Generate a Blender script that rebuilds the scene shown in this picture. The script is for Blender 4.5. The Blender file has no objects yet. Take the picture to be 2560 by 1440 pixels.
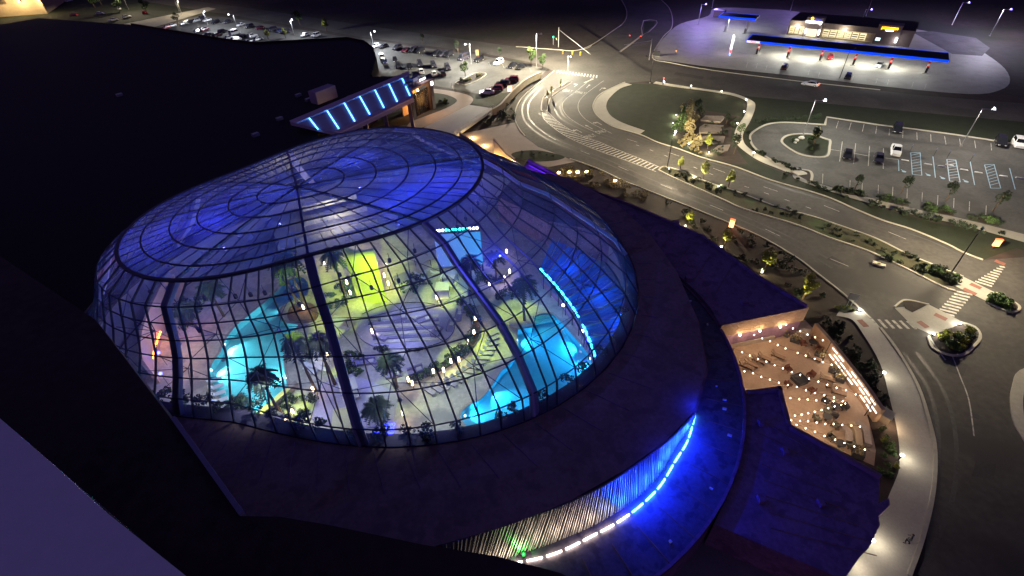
import bpy, bmesh, math, random
from math import sin, cos, pi, radians as rad
from mathutils import Vector, Matrix
from mathutils.geometry import tessellate_polygon

# ------------------------------------------------------------------ scene, camera, sky, moon, exposure
S = bpy.context.scene
COL = S.collection
random.seed(7)
FPX, CAMH = 1230.0, 52.0
CR = ((0.99888, 0.04724, 0.0), (-0.03018, 0.63803, -0.76942), (-0.03635, 0.76856, 0.63874))
cam = bpy.data.cameras.new('camera'); camo = bpy.data.objects.new('camera', cam); COL.objects.link(camo)
cam.sensor_width = 36.0; cam.lens = 36.0 * FPX / 2560.0; cam.clip_start = 0.3; cam.clip_end = 6000
m3 = Matrix(CR); camo.matrix_world = Matrix.Translation((0, 0, CAMH)) @ m3.to_4x4()
S.camera = camo
w = bpy.data.worlds.new('World'); S.world = w; w.use_nodes = True
nt = w.node_tree; bg = nt.nodes['Background']
sky = nt.nodes.new('ShaderNodeTexSky'); sky.sky_type = 'NISHITA'; sky.sun_disc = False
sky.sun_elevation = rad(-0.6); sky.sun_rotation = rad(250); sky.altitude = 200; sky.ozone_density = 3.0
hue = nt.nodes.new('ShaderNodeMixRGB'); hue.blend_type = 'MULTIPLY'; hue.inputs[0].default_value = 1.0; hue.inputs[2].default_value = (1.35, 0.5, 0.85, 1)
nt.links.new(sky.outputs[0], hue.inputs[1]); nt.links.new(hue.outputs[0], bg.inputs[0]); bg.inputs[1].default_value = 0.13
sun = bpy.data.lights.new('moon', 'SUN'); sun.energy = 0.004; sun.angle = rad(2); sun.color = (0.72, 0.7, 1.0)
suno = bpy.data.objects.new('moon', sun); COL.objects.link(suno); suno.rotation_euler = (rad(35), rad(20), rad(200))
S.view_settings.view_transform = 'Standard'; S.view_settings.look = 'None'
S.view_settings.exposure = 1.7; S.view_settings.gamma = 1.0; S.view_settings.use_curve_mapping = False
S.render.engine = 'CYCLES'
cy = S.cycles
cy.use_denoising = True; cy.max_bounces = 6; cy.diffuse_bounces = 2; cy.glossy_bounces = 2; cy.transmission_bounces = 4
cy.transparent_max_bounces = 24; cy.sample_clamp_indirect = 3.0; cy.sample_clamp_direct = 0.0
cy.caustics_reflective = False; cy.caustics_refractive = False; cy.use_light_tree = True
cy.light_sampling_threshold = 0.003

# ------------------------------------------------------------------ helpers
def P(px, py, z=0.0):
    """photo pixel (2560 x 1440) -> the point of the place at height z"""
    c = (px - 1280.0, 720.0 - py, -FPX)
    d = [sum(CR[i][k] * c[k] for k in range(3)) for i in range(3)]
    t = (z - CAMH) / d[2]
    return Vector((d[0] * t, d[1] * t, z))
def PP(pts, z=0.0): return [P(x, y, z) for x, y in pts]
def smooth(pts, n=5, closed=False):
    out = []; N = len(pts)
    rng = range(N) if closed else range(N - 1)
    for i in rng:
        g = (lambda k: pts[k % N]) if closed else (lambda k: pts[max(0, min(N - 1, k))])
        p0, p1, p2, p3 = g(i - 1), g(i), g(i + 1), g(i + 2)
        for s in range(n):
            t = s / n
            out.append(0.5 * ((2 * p1) + (p2 - p0) * t + (2 * p0 - 5 * p1 + 4 * p2 - p3) * t * t + (3 * p1 - p0 - 3 * p2 + p3) * t ** 3))
    if not closed: out.append(pts[-1].copy())
    return out
def plen(pts): return sum((pts[i + 1] - pts[i]).length for i in range(len(pts) - 1))
def along(pts, d):
    for i in range(len(pts) - 1):
        L = (pts[i + 1] - pts[i]).length
        if d <= L or i == len(pts) - 2:
            t = max(0, min(1.2, d / max(L, 1e-6))); q = pts[i].lerp(pts[i + 1], t)
            return q, (pts[i + 1] - pts[i]).normalized()
        d -= L
def offset(pts, d):
    out = []
    for i in range(len(pts)):
        a = pts[max(0, i - 1)]; b = pts[min(len(pts) - 1, i + 1)]; t = (b - a); t.z = 0
        t = t.normalized() if t.length > 1e-6 else Vector((1, 0, 0))
        out.append(pts[i] + Vector((-t.y, t.x, 0)) * d)
    return out

MATS = {}
def mat(name, col, rough=0.8, var=0.18, scale=1.2, metal=0.0, spec=0.3, bump=0.0, emit=None, es=0.0, spots=None):
    if name in MATS: return MATS[name]
    m = bpy.data.materials.new(name); m.use_nodes = True; t = m.node_tree; b = t.nodes['Principled BSDF']
    b.inputs['Roughness'].default_value = rough; b.inputs['Metallic'].default_value = metal
    b.inputs['Specular IOR Level'].default_value = spec
    c = (*col, 1)
    if var > 0:
        tc = t.nodes.new('ShaderNodeTexCoord'); n1 = t.nodes.new('ShaderNodeTexNoise'); n1.inputs['Scale'].default_value = scale; n1.inputs['Detail'].default_value = 6
        n2 = t.nodes.new('ShaderNodeTexNoise'); n2.inputs['Scale'].default_value = scale * 9; n2.inputs['Detail'].default_value = 3
        t.links.new(tc.outputs['Object'], n1.inputs['Vector']); t.links.new(tc.outputs['Object'], n2.inputs['Vector'])
        ad = t.nodes.new('ShaderNodeMath'); ad.operation = 'ADD'; t.links.new(n1.outputs['Fac'], ad.inputs[0]); t.links.new(n2.outputs['Fac'], ad.inputs[1])
        r = t.nodes.new('ShaderNodeValToRGB'); t.links.new(ad.outputs[0], r.inputs['Fac'])
        mu = t.nodes.new('ShaderNodeMath'); mu.operation = 'MULTIPLY'; mu.inputs[1].default_value = 0.5
        t.links.new(ad.outputs[0], mu.inputs[0]); t.links.new(mu.outputs[0], r.inputs['Fac'])
        r.color_ramp.elements[0].position = 0.32; r.color_ramp.elements[1].position = 0.68
        r.color_ramp.elements[0].color = (*[x * (1 - var) for x in col], 1)
        r.color_ramp.elements[1].color = (*[min(1, x * (1 + var)) for x in col], 1)
        out = r.outputs['Color']
        if spots:
            v = t.nodes.new('ShaderNodeTexNoise'); v.inputs['Scale'].default_value = spots[1]; v.inputs['Detail'].default_value = 4
            t.links.new(tc.outputs['Object'], v.inputs['Vector'])
            rr = t.nodes.new('ShaderNodeValToRGB'); rr.color_ramp.elements[0].position = 0.52; rr.color_ramp.elements[1].position = 0.62
            t.links.new(v.outputs['Fac'], rr.inputs['Fac']); mx = t.nodes.new('ShaderNodeMixRGB'); mx.inputs[2].default_value = (*spots[0], 1)
            t.links.new(rr.outputs['Color'], mx.inputs[0]); t.links.new(out, mx.inputs[1]); out = mx.outputs[0]
        t.links.new(out, b.inputs['Base Color'])
        if bump:
            bp = t.nodes.new('ShaderNodeBump'); bp.inputs['Strength'].default_value = bump; bp.inputs['Distance'].default_value = 0.05
            t.links.new(n2.outputs['Fac'], bp.inputs['Height']); t.links.new(bp.outputs[0], b.inputs['Normal'])
    else: b.inputs['Base Color'].default_value = c
    if emit: b.inputs['Emission Color'].default_value = (*emit, 1); b.inputs['Emission Strength'].default_value = es
    MATS[name] = m; return m
def glow(name, col, s, sample=True):
    if name in MATS: return MATS[name]
    m = bpy.data.materials.new(name); m.use_nodes = True; t = m.node_tree
    t.nodes.remove(t.nodes['Principled BSDF']); e = t.nodes.new('ShaderNodeEmission'); e.inputs[0].default_value = (*col, 1); e.inputs[1].default_value = s
    t.links.new(e.outputs[0], t.nodes['Material Output'].inputs[0])
    m.cycles.emission_sampling = 'AUTO' if sample else 'NONE'
    MATS[name] = m; return m
def glass(name, tint, gloss=0.08, haze=0.05, hazecol=(0.7, 0.75, 0.9), rough=0.04, streak=0.0):
    m = bpy.data.materials.new(name); m.use_nodes = True; t = m.node_tree; t.nodes.remove(t.nodes['Principled BSDF'])
    tr = t.nodes.new('ShaderNodeBsdfTransparent'); tr.inputs[0].default_value = (*tint, 1)
    gl = t.nodes.new('ShaderNodeBsdfGlossy'); gl.inputs['Roughness'].default_value = rough
    df = t.nodes.new('ShaderNodeBsdfTranslucent'); df.inputs[0].default_value = (*hazecol, 1)
    d2 = t.nodes.new('ShaderNodeBsdfDiffuse'); d2.inputs[0].default_value = (*hazecol, 1)
    hz = t.nodes.new('ShaderNodeMixShader'); hz.inputs[0].default_value = 0.35; t.links.new(df.outputs[0], hz.inputs[1]); t.links.new(d2.outputs[0], hz.inputs[2])
    a = t.nodes.new('ShaderNodeMixShader'); a.inputs[0].default_value = haze; t.links.new(tr.outputs[0], a.inputs[1]); t.links.new(hz.outputs[0], a.inputs[2])
    if streak:
        tc = t.nodes.new('ShaderNodeTexCoord'); n = t.nodes.new('ShaderNodeTexNoise'); n.inputs['Scale'].default_value = 0.35; n.inputs['Detail'].default_value = 5
        t.links.new(tc.outputs['Object'], n.inputs['Vector'])
        mr = t.nodes.new('ShaderNodeMapRange'); mr.inputs[1].default_value = 0.3; mr.inputs[2].default_value = 0.7; mr.inputs[3].default_value = max(0, haze - streak); mr.inputs[4].default_value = haze + streak
        t.links.new(n.outputs['Fac'], mr.inputs[0]); t.links.new(mr.outputs[0], a.inputs[0])
    fr = t.nodes.new('ShaderNodeFresnel'); fr.inputs[0].default_value = 1.35
    mm = t.nodes.new('ShaderNodeMath'); mm.operation = 'ADD'; mm.inputs[1].default_value = gloss * 0.3; mm.use_clamp = True
    t.links.new(fr.outputs[0], mm.inputs[0]); b = t.nodes.new('ShaderNodeMixShader')
    t.links.new(mm.outputs[0], b.inputs[0]); t.links.new(a.outputs[0], b.inputs[1]); t.links.new(gl.outputs[0], b.inputs[2])
    t.links.new(b.outputs[0], t.nodes['Material Output'].inputs[0]); MATS[name] = m; return m

class MB:
    def __init__(s): s.v = []; s.f = []
    def add(s, vs, fs):
        o = len(s.v); s.v += [Vector(x) for x in vs]; s.f += [tuple(i + o for i in f) for f in fs]; return s
    def box(s, c, d, rz=0.0, taper=1.0):
        c = Vector(c); x, y, z = d[0] / 2, d[1] / 2, d[2] / 2; q = []
        for k, (sx, sy, sz) in enumerate([(-1,-1,-1),(1,-1,-1),(1,1,-1),(-1,1,-1),(-1,-1,1),(1,-1,1),(1,1,1),(-1,1,1)]):
            tp = taper if sz > 0 else 1; u, w_ = sx * x * tp, sy * y * tp
            q.append((c.x + u * cos(rz) - w_ * sin(rz), c.y + u * sin(rz) + w_ * cos(rz), c.z + sz * z))
        return s.add(q, [(3,2,1,0),(4,5,6,7),(0,1,5,4),(1,2,6,5),(2,3,7,6),(3,0,4,7)])
    def beam(s, a, b, w_, h, up=Vector((0, 0, 1))):
        a = Vector(a); b = Vector(b); t = (b - a).normalized(); sd = t.cross(up)
        if sd.length < 1e-4: sd = Vector((1, 0, 0))
        sd = sd.normalized() * w_ / 2; u = sd.cross(t).normalized() * h / 2
        return s.add([a-sd-u, a+sd-u, a+sd+u, a-sd+u, b-sd-u, b+sd-u, b+sd+u, b-sd+u], [(3,2,1,0),(4,5,6,7),(0,1,5,4),(1,2,6,5),(2,3,7,6),(3,0,4,7)])
    def bar(s, pts, w_, h, up=Vector((0, 0, 1))):
        """one continuous bar of rectangular section along points"""
        n = len(pts); vs = []; fs = []
        for i in range(n):
            t = (pts[min(n-1, i+1)] - pts[max(0, i-1)]).normalized(); sd = t.cross(up)
            if sd.length < 1e-4: sd = Vector((1, 0, 0))
            sd = sd.normalized() * w_ / 2; u = sd.cross(t).normalized() * h / 2
            vs += [pts[i]-sd-u, pts[i]+sd-u, pts[i]+sd+u, pts[i]-sd+u]
        for i in range(n - 1):
            o = i * 4
            for k in range(4): fs.append((o+k, o+(k+1) % 4, o+4+(k+1) % 4, o+4+k))
        fs += [(3,2,1,0), tuple((n-1)*4+k for k in range(4))]
        return s.add(vs, fs)
    def tube(s, pts, r, n=6, cap=True):
        vs = []; fs = []; m = len(pts); rs = r if isinstance(r, (list, tuple)) else [r] * m
        for i, p in enumerate(pts):
            t = (pts[min(m-1, i+1)] - pts[max(0, i-1)]).normalized(); a = t.cross(Vector((0, 0, 1)))
            if a.length < 1e-3: a = Vector((1, 0, 0))
            a.normalize(); b = t.cross(a).normalized()
            for k in range(n): vs.append(p + (a * cos(2*pi*k/n) + b * sin(2*pi*k/n)) * rs[i])
        for i in range(m-1):
            for k in range(n): fs.append((i*n+k, i*n+(k+1) % n, (i+1)*n+(k+1) % n, (i+1)*n+k))
        if cap: fs += [tuple(range(n))[::-1], tuple((m-1)*n+k for k in range(n))]
        return s.add(vs, fs)
    def lathe(s, c, prof, n=10):
        c = Vector(c); vs = []; fs = []; m = len(prof)
        for r, z in prof:
            for k in range(n): vs.append(c + Vector((r*cos(2*pi*k/n), r*sin(2*pi*k/n), z)))
        for i in range(m-1):
            for k in range(n): fs.append((i*n+k, i*n+(k+1) % n, (i+1)*n+(k+1) % n, (i+1)*n+k))
        fs += [tuple(range(n))[::-1], tuple((m-1)*n+k for k in range(n))]
        return s.add(vs, fs)
    def prism(s, poly, z0, z1, holes=()):
        loops = [list(poly)] + [list(h) for h in holes]
        fl = [p for l in loops for p in l]; tri = tessellate_polygon([[Vector((p[0], p[1], 0)) for p in l] for l in loops])
        n = len(fl); vs = [(p[0], p[1], z0) for p in fl] + [(p[0], p[1], z1) for p in fl]; fs = []
        for a, b, c in tri:
            ar = (fl[b][0]-fl[a][0])*(fl[c][1]-fl[a][1])-(fl[b][1]-fl[a][1])*(fl[c][0]-fl[a][0])
            if ar < 0: b, c = c, b
            fs += [(a+n, b+n, c+n), (c, b, a)]
        o = 0
        for l in loops:
            k = len(l)
            for i in range(k): fs.append((o+i, o+(i+1) % k, o+(i+1) % k+n, o+i+n))
            o += k
        return s.add(vs, fs)
    def flat(s, poly, z=None, holes=()):
        loops = [list(poly)] + [list(h) for h in holes]
        fl = [Vector(p) for l in loops for p in l]; tri = tessellate_polygon([[Vector((p[0], p[1], 0)) for p in l] for l in loops]); fs = []
        for a, b, c in tri:
            ar = (fl[b].x-fl[a].x)*(fl[c].y-fl[a].y)-(fl[b].y-fl[a].y)*(fl[c].x-fl[a].x)
            fs.append((a, b, c) if ar > 0 else (a, c, b))
        return s.add([Vector((p.x, p.y, p.z if z is None else z)) for p in fl], fs)
    def wall(s, pts, z0, z1, th=0.2):
        o = offset(pts, th); return s.prism([(p.x, p.y) for p in pts] + [(p.x, p.y) for p in o[::-1]], z0, z1)
    def mesh(s, name, origin=None):
        me = bpy.data.meshes.new(name); o = origin or Vector((0, 0, 0))
        me.from_pydata([tuple(v - o) for v in s.v], [], s.f); me.update(); return me
    def build(s, name, m, parent=None, smooth_=False, local=False):
        o = None
        if not local and parent is not None:
            o = Vector((0, 0, 0)); p_ = parent
            while p_ is not None: o += p_.location; p_ = p_.parent
        me = s.mesh(name, o); me.materials.append(m)
        if smooth_:
            for p in me.polygons: p.use_smooth = True
        ob = bpy.data.objects.new(name, me); COL.objects.link(ob)
        if parent: ob.parent = parent
        return ob
def tag(o, label=None, cat=None, group=None, kind=None):
    if label: o['label'] = label
    if cat: o['category'] = cat
    if group: o['group'] = group
    if kind: o['kind'] = kind
    return o
def thing(name, loc, label=None, cat=None, group=None, rz=0.0):
    o = bpy.data.objects.new(name, None); COL.objects.link(o); o.location = loc; o.rotation_euler.z = rz; o.empty_display_size = 0.2
    return tag(o, label, cat, group)
def copy_tree(o, parent=None):
    c = o.copy(); COL.objects.link(c); c.parent = parent
    for ch in list(o.children): copy_tree(ch, c)
    return c
def lamp(parent, kind, loc, power, col, target=None, size=100, blend=0.6, r=0.0):
    l = bpy.data.lights.new('light', kind); l.energy = power; l.color = col
    if kind in ('POINT', 'SPOT'): l.shadow_soft_size = 0.0
    if kind == 'SPOT': l.spot_size = rad(size); l.spot_blend = blend
    o = bpy.data.objects.new('light', l); COL.objects.link(o); loc = Vector(loc)
    if parent: o.parent = parent; o.location = loc - parent.location
    else: o.location = loc
    if kind == 'SPOT':
        d = (Vector(target) - loc) if target is not None else Vector((0, 0, -1)); o.rotation_euler = d.to_track_quat('-Z', 'Y').to_euler()
    return o
IES = bpy.data.texts.new('street_luminaire')
def _ies():
    va = list(range(0, 91, 3)); cd = []
    for t in va:
        g_ = 1.0 if t < 45 else max(0.0, 1 - ((t - 45) / 38.0)) ** 1.25
        cd.append(100.0 * g_ / max(cos(rad(t)), .12) ** 3)
    IES.write('IESNA:LM-63-2002\nTILT=NONE\n1 -1 1 %d 1 1 2 0 0 0\n1 1 0\n%s\n0\n%s\n' % (len(va), ' '.join(map(str, va)), ' '.join('%.1f' % x for x in cd)))
_ies()
def street(parent, loc, level, col, h):
    """a street luminaire whose batwing light spreads evenly over the ground; level = brightness of grey asphalt below it"""
    l = bpy.data.lights.new('light', 'POINT'); l.energy = 2140.0 * level * (h / 8.0) ** 2; l.color = col; l.shadow_soft_size = 0.3; l.use_nodes = True
    t = l.node_tree; n = t.nodes.new('ShaderNodeTexIES'); n.mode = 'INTERNAL'; n.ies = IES; t.links.new(n.outputs[0], t.nodes['Emission'].inputs['Strength'])
    o = bpy.data.objects.new('light', l); COL.objects.link(o); o.parent = parent; o.location = Vector(loc) - parent.location; return o
def struct(name, mb, m, smooth_=False): return tag(mb.build(name, m, None, smooth_), kind='structure')
def text_mesh(body, size, name, m, parent, mw, extrude=0.01, bold=False):
    cu = bpy.data.curves.new(name, 'FONT'); cu.body = body; cu.size = size; cu.extrude = extrude; cu.align_x = 'CENTER'; cu.align_y = 'CENTER'; cu.resolution_u = 2
    t = bpy.data.objects.new('t', cu); COL.objects.link(t); bpy.context.view_layer.update()
    me = bpy.data.meshes.new_from_object(t.evaluated_get(bpy.context.evaluated_depsgraph_get())); bpy.data.objects.remove(t)
    me.materials.clear(); me.materials.append(m); me.transform(mw)
    if parent: me.transform(Matrix.Translation(-parent.location))
    ob = bpy.data.objects.new(name, me); COL.objects.link(ob); ob.parent = parent; return ob

# ------------------------------------------------------------------ materials
ASPH = mat('asphalt', (0.058, 0.053, 0.049), 0.85, 0.3, 0.14, bump=0.25, spots=((0.043, 0.04, 0.038), 0.09))
ASPH2 = mat('asphalt_lot', (0.075, 0.073, 0.07), 0.85, 0.28, 0.2, bump=0.25, spots=((0.055, 0.053, 0.05), 0.16))
CONC = mat('concrete', (0.3, 0.285, 0.25), 0.85, 0.12, 0.5, bump=0.15)
CONCP = mat('concrete_pinkish', (0.27, 0.22, 0.2), 0.85, 0.12, 0.5)
KERB = mat('kerb_concrete', (0.36, 0.34, 0.28), 0.8, 0.15, 2.0)
PAINT = mat('road_paint', (0.4, 0.385, 0.34), 0.6, 0.3, 1.2, spots=((0.2, 0.19, 0.17), 1.6))
BPAINT = mat('blue_road_paint', (0.3, 0.48, 0.62), 0.6, 0.2, 2.0)
RED_PAVER = mat('red_paver', (0.2, 0.08, 0.06), 0.8, 0.2, 3)
GRASS = mat('lawn_grass', (0.015, 0.02, 0.01), 0.95, 0.35, 0.5, bump=0.5)
SOIL = mat('mulch', (0.035, 0.024, 0.02), 0.95, 0.35, 1.2, bump=0.5)
GROUND = mat('dark_ground', (0.035, 0.026, 0.024), 0.95, 0.4, 0.05, spots=((0.02, 0.024, 0.014), 0.02))
ROOFD = mat('dark_roof_membrane', (0.26, 0.17, 0.15), 0.85, 0.25, 0.25, spots=((0.2, 0.13, 0.12), 0.6))
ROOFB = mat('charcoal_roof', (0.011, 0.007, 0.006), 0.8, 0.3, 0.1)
ROOFP = mat('purple_grey_roof', (0.24, 0.15, 0.23), 0.85, 0.3, 0.3, spots=((0.17, 0.105, 0.17), 0.8))
STUCCO = mat('pale_stucco', (0.78, 0.74, 0.74), 0.9, 0.06, 1.5)
TAN = mat('tan_wall', (0.42, 0.33, 0.22), 0.85, 0.12, 0.8)
DARKM = mat('dark_metal', (0.03, 0.03, 0.035), 0.45, 0.1, 3, metal=0.4)
RIBM = mat('lavender_rib', (0.42, 0.38, 0.55), 0.6, 0.12, 1.5)
STEELC = mat('cap_steel', (0.1, 0.1, 0.2), 0.5, 0.1, 2)
STEEL = mat('steel_frame', (0.06, 0.06, 0.11), 0.5, 0.15, 2)
GREYM = mat('grey_metal', (0.4, 0.4, 0.42), 0.4, 0.08, 3, metal=0.6)
WHITEP = mat('white_paint', (0.75, 0.75, 0.75), 0.5, 0.05, 3)
WOOD = mat('brown_wood', (0.12, 0.06, 0.03), 0.7, 0.3, 2)
BARK = mat('bark', (0.09, 0.06, 0.04), 0.9, 0.3, 4)
STONE = mat('pale_stone', (0.34, 0.29, 0.25), 0.85, 0.25, 1.2)
CREAM = mat('cream_deck', (0.42, 0.41, 0.33), 0.6, 0.28, 0.22, spots=((0.27, 0.27, 0.25), 0.3))
LEAF = mat('leaf_green', (0.05, 0.095, 0.025), 0.7, 0.35, 3)
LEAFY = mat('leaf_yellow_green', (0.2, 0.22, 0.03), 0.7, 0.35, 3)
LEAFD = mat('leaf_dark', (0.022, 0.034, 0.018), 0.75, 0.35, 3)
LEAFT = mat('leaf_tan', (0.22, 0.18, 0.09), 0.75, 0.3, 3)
CARGLASS = mat('car_glass', (0.01, 0.012, 0.015), 0.08, 0, spec=0.6)
TYRE = mat('tyre_rubber', (0.015, 0.015, 0.015), 0.85, 0)
HEADL = mat('headlamp', (0.7, 0.7, 0.68), 0.2, 0)
TAILL = mat('tail_lamp', (0.25, 0.01, 0.01), 0.25, 0)
WHITEG = glow('white_lamp', (1, 0.95, 0.85), 9, False)
WARMG = glow('warm_lamp', (1, 0.72, 0.4), 9, False)
COOLG = glow('cool_lamp', (0.85, 0.88, 1.0), 8, False)
BLUEG = glow('blue_lamp', (0.05, 0.06, 1.0), 8, False)
REDG = glow('red_lamp', (1, 0.06, 0.03), 5, False)
AMBERG = glow('amber_lamp', (1, 0.3, 0.04), 5, False)
GREENG = glow('green_lamp', (0.05, 0.9, 0.45), 2, False)
# ------------------------------------------------------------------ dome lattice geometry (needed for the ground opening)
DC = (-28.53, 61.07)
RC = [[20.08, 2.54, 1.84, 1.25, 4.27, 0.08, -0.44], [23.05, 2.95, 1.44, 1.39, 3.99, -0.02, -0.59], [24.58, 3.74, 1.42, 1.86, 3.74, 0.25, -0.94],
      [25.94, 6.3, 2.4, 2.59, 3.15, 0.29, -1.21], [27.77, 8.33, 1.71, 2.45, 2.16, -0.05, -1.31], [30.67, 8.96, 0.98, 2.4, 1.73, -0.16, -1.51],
      [33.33, 9.6, 0.38, 2.43, 1.31, -0.24, -1.77], [34.1, 10.1, 0.69, 2.7, 0.89, -0.31, -2.1]]
ZR = [19.5, 17.71, 15.93, 14.14, 12.36, 10.57, 8.79, 7.0]
def rr0(k, a):
    c = RC[k]; return c[0] + sum(c[2*n-1] * cos(n*a) + c[2*n] * sin(n*a) for n in (1, 2, 3))
def rr(k, a):
    d = (math.degrees(a) + 180) % 360 - 180
    w_ = max(0, min(1, (-58 - d) / 44)) if d < 0 else max(0, min(1, (d - 40) / 40))
    w_ = w_ * w_ * (3 - 2 * w_); r0, r7 = rr0(0, a), rr0(7, a) + (3.2 * max(0, min(1, (-95 - d) / 45)) if d < 0 else 3.2 * max(0, min(1, (d - 110) / 50)))
    return rr0(k, a) * (1 - w_) + w_ * (r0 + (r7 - r0) * (0, .28, .37, .46, .57, .72, .89, 1)[k])
TMAP = [(-180, -172), (-150, -144), (-122, -117), (-105.9, -100.9), (-98.2, -91.6), (-89.5, -82.2), (-79.8, -73.5), (-70.6, -69.1), (-61.6, -65.1), (-50.3, -57.3),
        (-40.2, -50.8), (-30.2, -43.9), (-24.1, -41.5), (-14.8, -37.7), (-6.7, -30.9), (10, -12), (30, 12), (60, 45), (90, 82), (140, 140), (180, 188)]
def tmap(a):
    for (x0, y0), (x1, y1) in zip(TMAP, TMAP[1:]):
        if x0 <= a <= x1: return y0 + (y1 - y0) * (a - x0) / (x1 - x0)
    return a
def lat(k, a0):
    a = rad(a0 + (tmap(a0) - a0) * min(k, 6.6) / 6.0); r = rr(k, a)
    return Vector((DC[0] + r * cos(a), DC[1] + r * sin(a), ZR[k]))
OUTL = [Vector((DC[0] + (rr(7, rad(a))) * cos(rad(a)), DC[1] + (rr(7, rad(a))) * sin(rad(a)), 0)) for a in range(-180, 180, 5)]
def scaled(pts, d):
    c = sum(pts, Vector()) / len(pts); return [p + (p - c).normalized() * d for p in pts]

# ------------------------------------------------------------------ the setting: ground, roads, lots, lawns
big = [Vector((-2500, -300, 0)), Vector((2500, -300, 0)), Vector((2500, 3200, 0)), Vector((-2500, 3200, 0))]
struct('ground', MB().flat(big, -0.06, [scaled(OUTL, -0.6)]), GROUND)
def sheet(name, px, z, m, sm=0, holes=()):
    pts = PP(px)
    if sm: pts = smooth(pts, sm, True)
    return struct(name, MB().flat(pts, z, holes), m)
LOW = [(1385,178),(1345,210),(1305,245),(1288,280),(1291,310),(1312,340),(1345,366),(1410,392),(1485,418),(1558,452),(1605,471),(1669,496),(1780,540),(1897,590),(1991,644),(2041,682),(2119,744),(2176,797)]
UP = [(1562,206),(1538,216),(1500,236),(1484,258),(1484,275),(1497,294),(1531,316),(1599,336),(1644,356),(1696,372),(1755,394),(1838,417),(1929,451),(2027,479),(2082,498),(2138,523),(2207,551),(2277,573),(2360,607),(2410,632),(2457,650)]
low_w = smooth(PP(LOW), 5); up_w = smooth(PP(UP), 5)
tail = PP([(2600,640),(2900,760),(2900,1700),(2270,1700),(2330,1250),(2325,1080),(2290,960),(2240,870),(2200,820)])
struct('boulevard', MB().flat(up_w + tail + low_w[::-1], 0.0), ASPH)
CROSS_UP = [(300,-5),(640,22),(900,62),(1290,117),(1437,127),(1480,118)]
sheet('cross_road', [(150,-6),(430,-4),(640,22),(900,62),(1290,117),(1437,127),(1500,110),(1636,146),(1675,158),(1781,177),(1994,203),(2300,238),(2600,262),(2700,330),(2560,305),(2299,281),(2079,260),(1860,240),(1620,203),(1562,208),(1440,215),(1385,178),(1340,158),(1200,132),(900,92),(560,34),(330,8)], -0.004, ASPH)
sheet('side_road', [(1550,-8),(1566,25),(1562,53),(1531,78),(1490,112),(1560,140),(1634,150),(1637,125),(1659,91),(1678,72),(1681,47),(1672,19),(1647,-8)], 0.004, ASPH)
sheet('gas_forecourt', [(1636,146),(1640,120),(1662,92),(1700,60),(1770,40),(1790,20),(1900,22),(2000,30),(2330,80),(2420,110),(2500,160),(2525,200),(2500,225),(2420,235),(2200,215),(1990,190),(1780,168),(1690,155)], 0.008, mat('forecourt_concrete', (0.27, 0.262, 0.24), 0.7, 0.12, 0.2, spots=((0.235, 0.23, 0.21), 0.3)), 4)
sheet('side_drive', [(2280,80),(2330,78),(2440,95),(2475,120),(2455,140),(2380,135)], 0.012, ASPH2)
lot_r = smooth(PP([(2066,314),(2032,311),(1985,308),(1943,308),(1910,315),(1882,332),(1876,346),(1885,368),(1924,398),(1985,421),(2020,428),(2029,440),(2027,456)]), 5)
struct('parking_lot', MB().flat(PP([(2066,294),(2207,315),(2388,338),(2479,352),(2620,372),(2900,420),(2900,640),(2560,585),(2400,545),(2280,520),(2160,490),(2060,462)])[::-1] + lot_r, 0.004), ASPH2)
sheet('casino_parking', [(905,95),(1000,112),(1200,138),(1370,172),(1352,190),(1290,225),(1262,232),(1215,238),(1180,232),(1130,222),(1085,215),(1040,205),(930,190),(900,160)], 0.006, ASPH2)
sheet('far_parking', [(330,78),(420,62),(500,40),(560,42),(700,66),(880,95),(905,120),(700,125),(480,105)], 0.006, ASPH2)
sheet('far_access_road', [(300,62),(520,18),(540,22),(420,58),(350,78),(300,80)], 0.01, CONC)
sheet('left_yard', [(-40,60),(-40,10),(110,2),(330,-2),(560,36),(470,42),(400,62),(330,78),(180,62)], 0.002, GRASS)
sheet('park_lawn', [(1562,208),(1640,212),(1700,224),(1767,233),(1826,243),(1858,254),(1860,290),(1838,320),(1830,345),(1842,366),(1866,388),(1899,408),(1951,430),(1990,452),(1929,451),(1838,417),(1755,394),(1696,372),(1644,356),(1599,336),(1531,316),(1514,275),(1514,250),(1540,226)], 0.012, GRASS)
sheet('roadside_lawn', [(1632,205),(1700,213),(1850,236),(1884,250),(1892,270),(1880,302),(1866,326),(1862,346),(1872,365),(1900,386),(1951,408),(2005,426),(1985,421),(1924,398),(1885,368),(1872,346),(1880,330),(1910,312),(1943,305),(1985,304),(2032,307),(2060,311),(2064,291),(2207,312),(2388,335),(2479,349),(2620,368),(2900,410),(2900,330),(2560,305),(2299,281),(2079,260),(1860,240)], 0.008, GRASS)
sheet('verge', [(1936,424),(2010,450),(2082,478),(2138,498),(2230,528),(2330,556),(2560,598),(2700,630),(2600,640),(2540,620),(2457,650),(2410,632),(2360,607),(2277,573),(2207,551),(2138,523),(2082,498),(2027,479),(1929,451)], 0.01, GRASS)
def ribbon(name, left, right, z, m, n=4): return struct(name, MB().flat(smooth(PP(left), n) + smooth(PP(right), n)[::-1], z), m)
ribbon('park_path', [(1632,209),(1696,219),(1767,228),(1826,238),(1861,250),(1868,262),(1861,290),(1842,318),(1835,342),(1842,361),(1866,382),(1899,403),(1951,424),(1990,440)],
       [(1640,204),(1700,214),(1770,224),(1835,234),(1880,252),(1888,268),(1876,302),(1861,327),(1857,346),(1866,365),(1897,387),(1951,410),(2010,429),(2018,436)], 0.05, mat('path_concrete', (0.42, 0.4, 0.34), 0.8, 0.1, 0.6))
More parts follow.
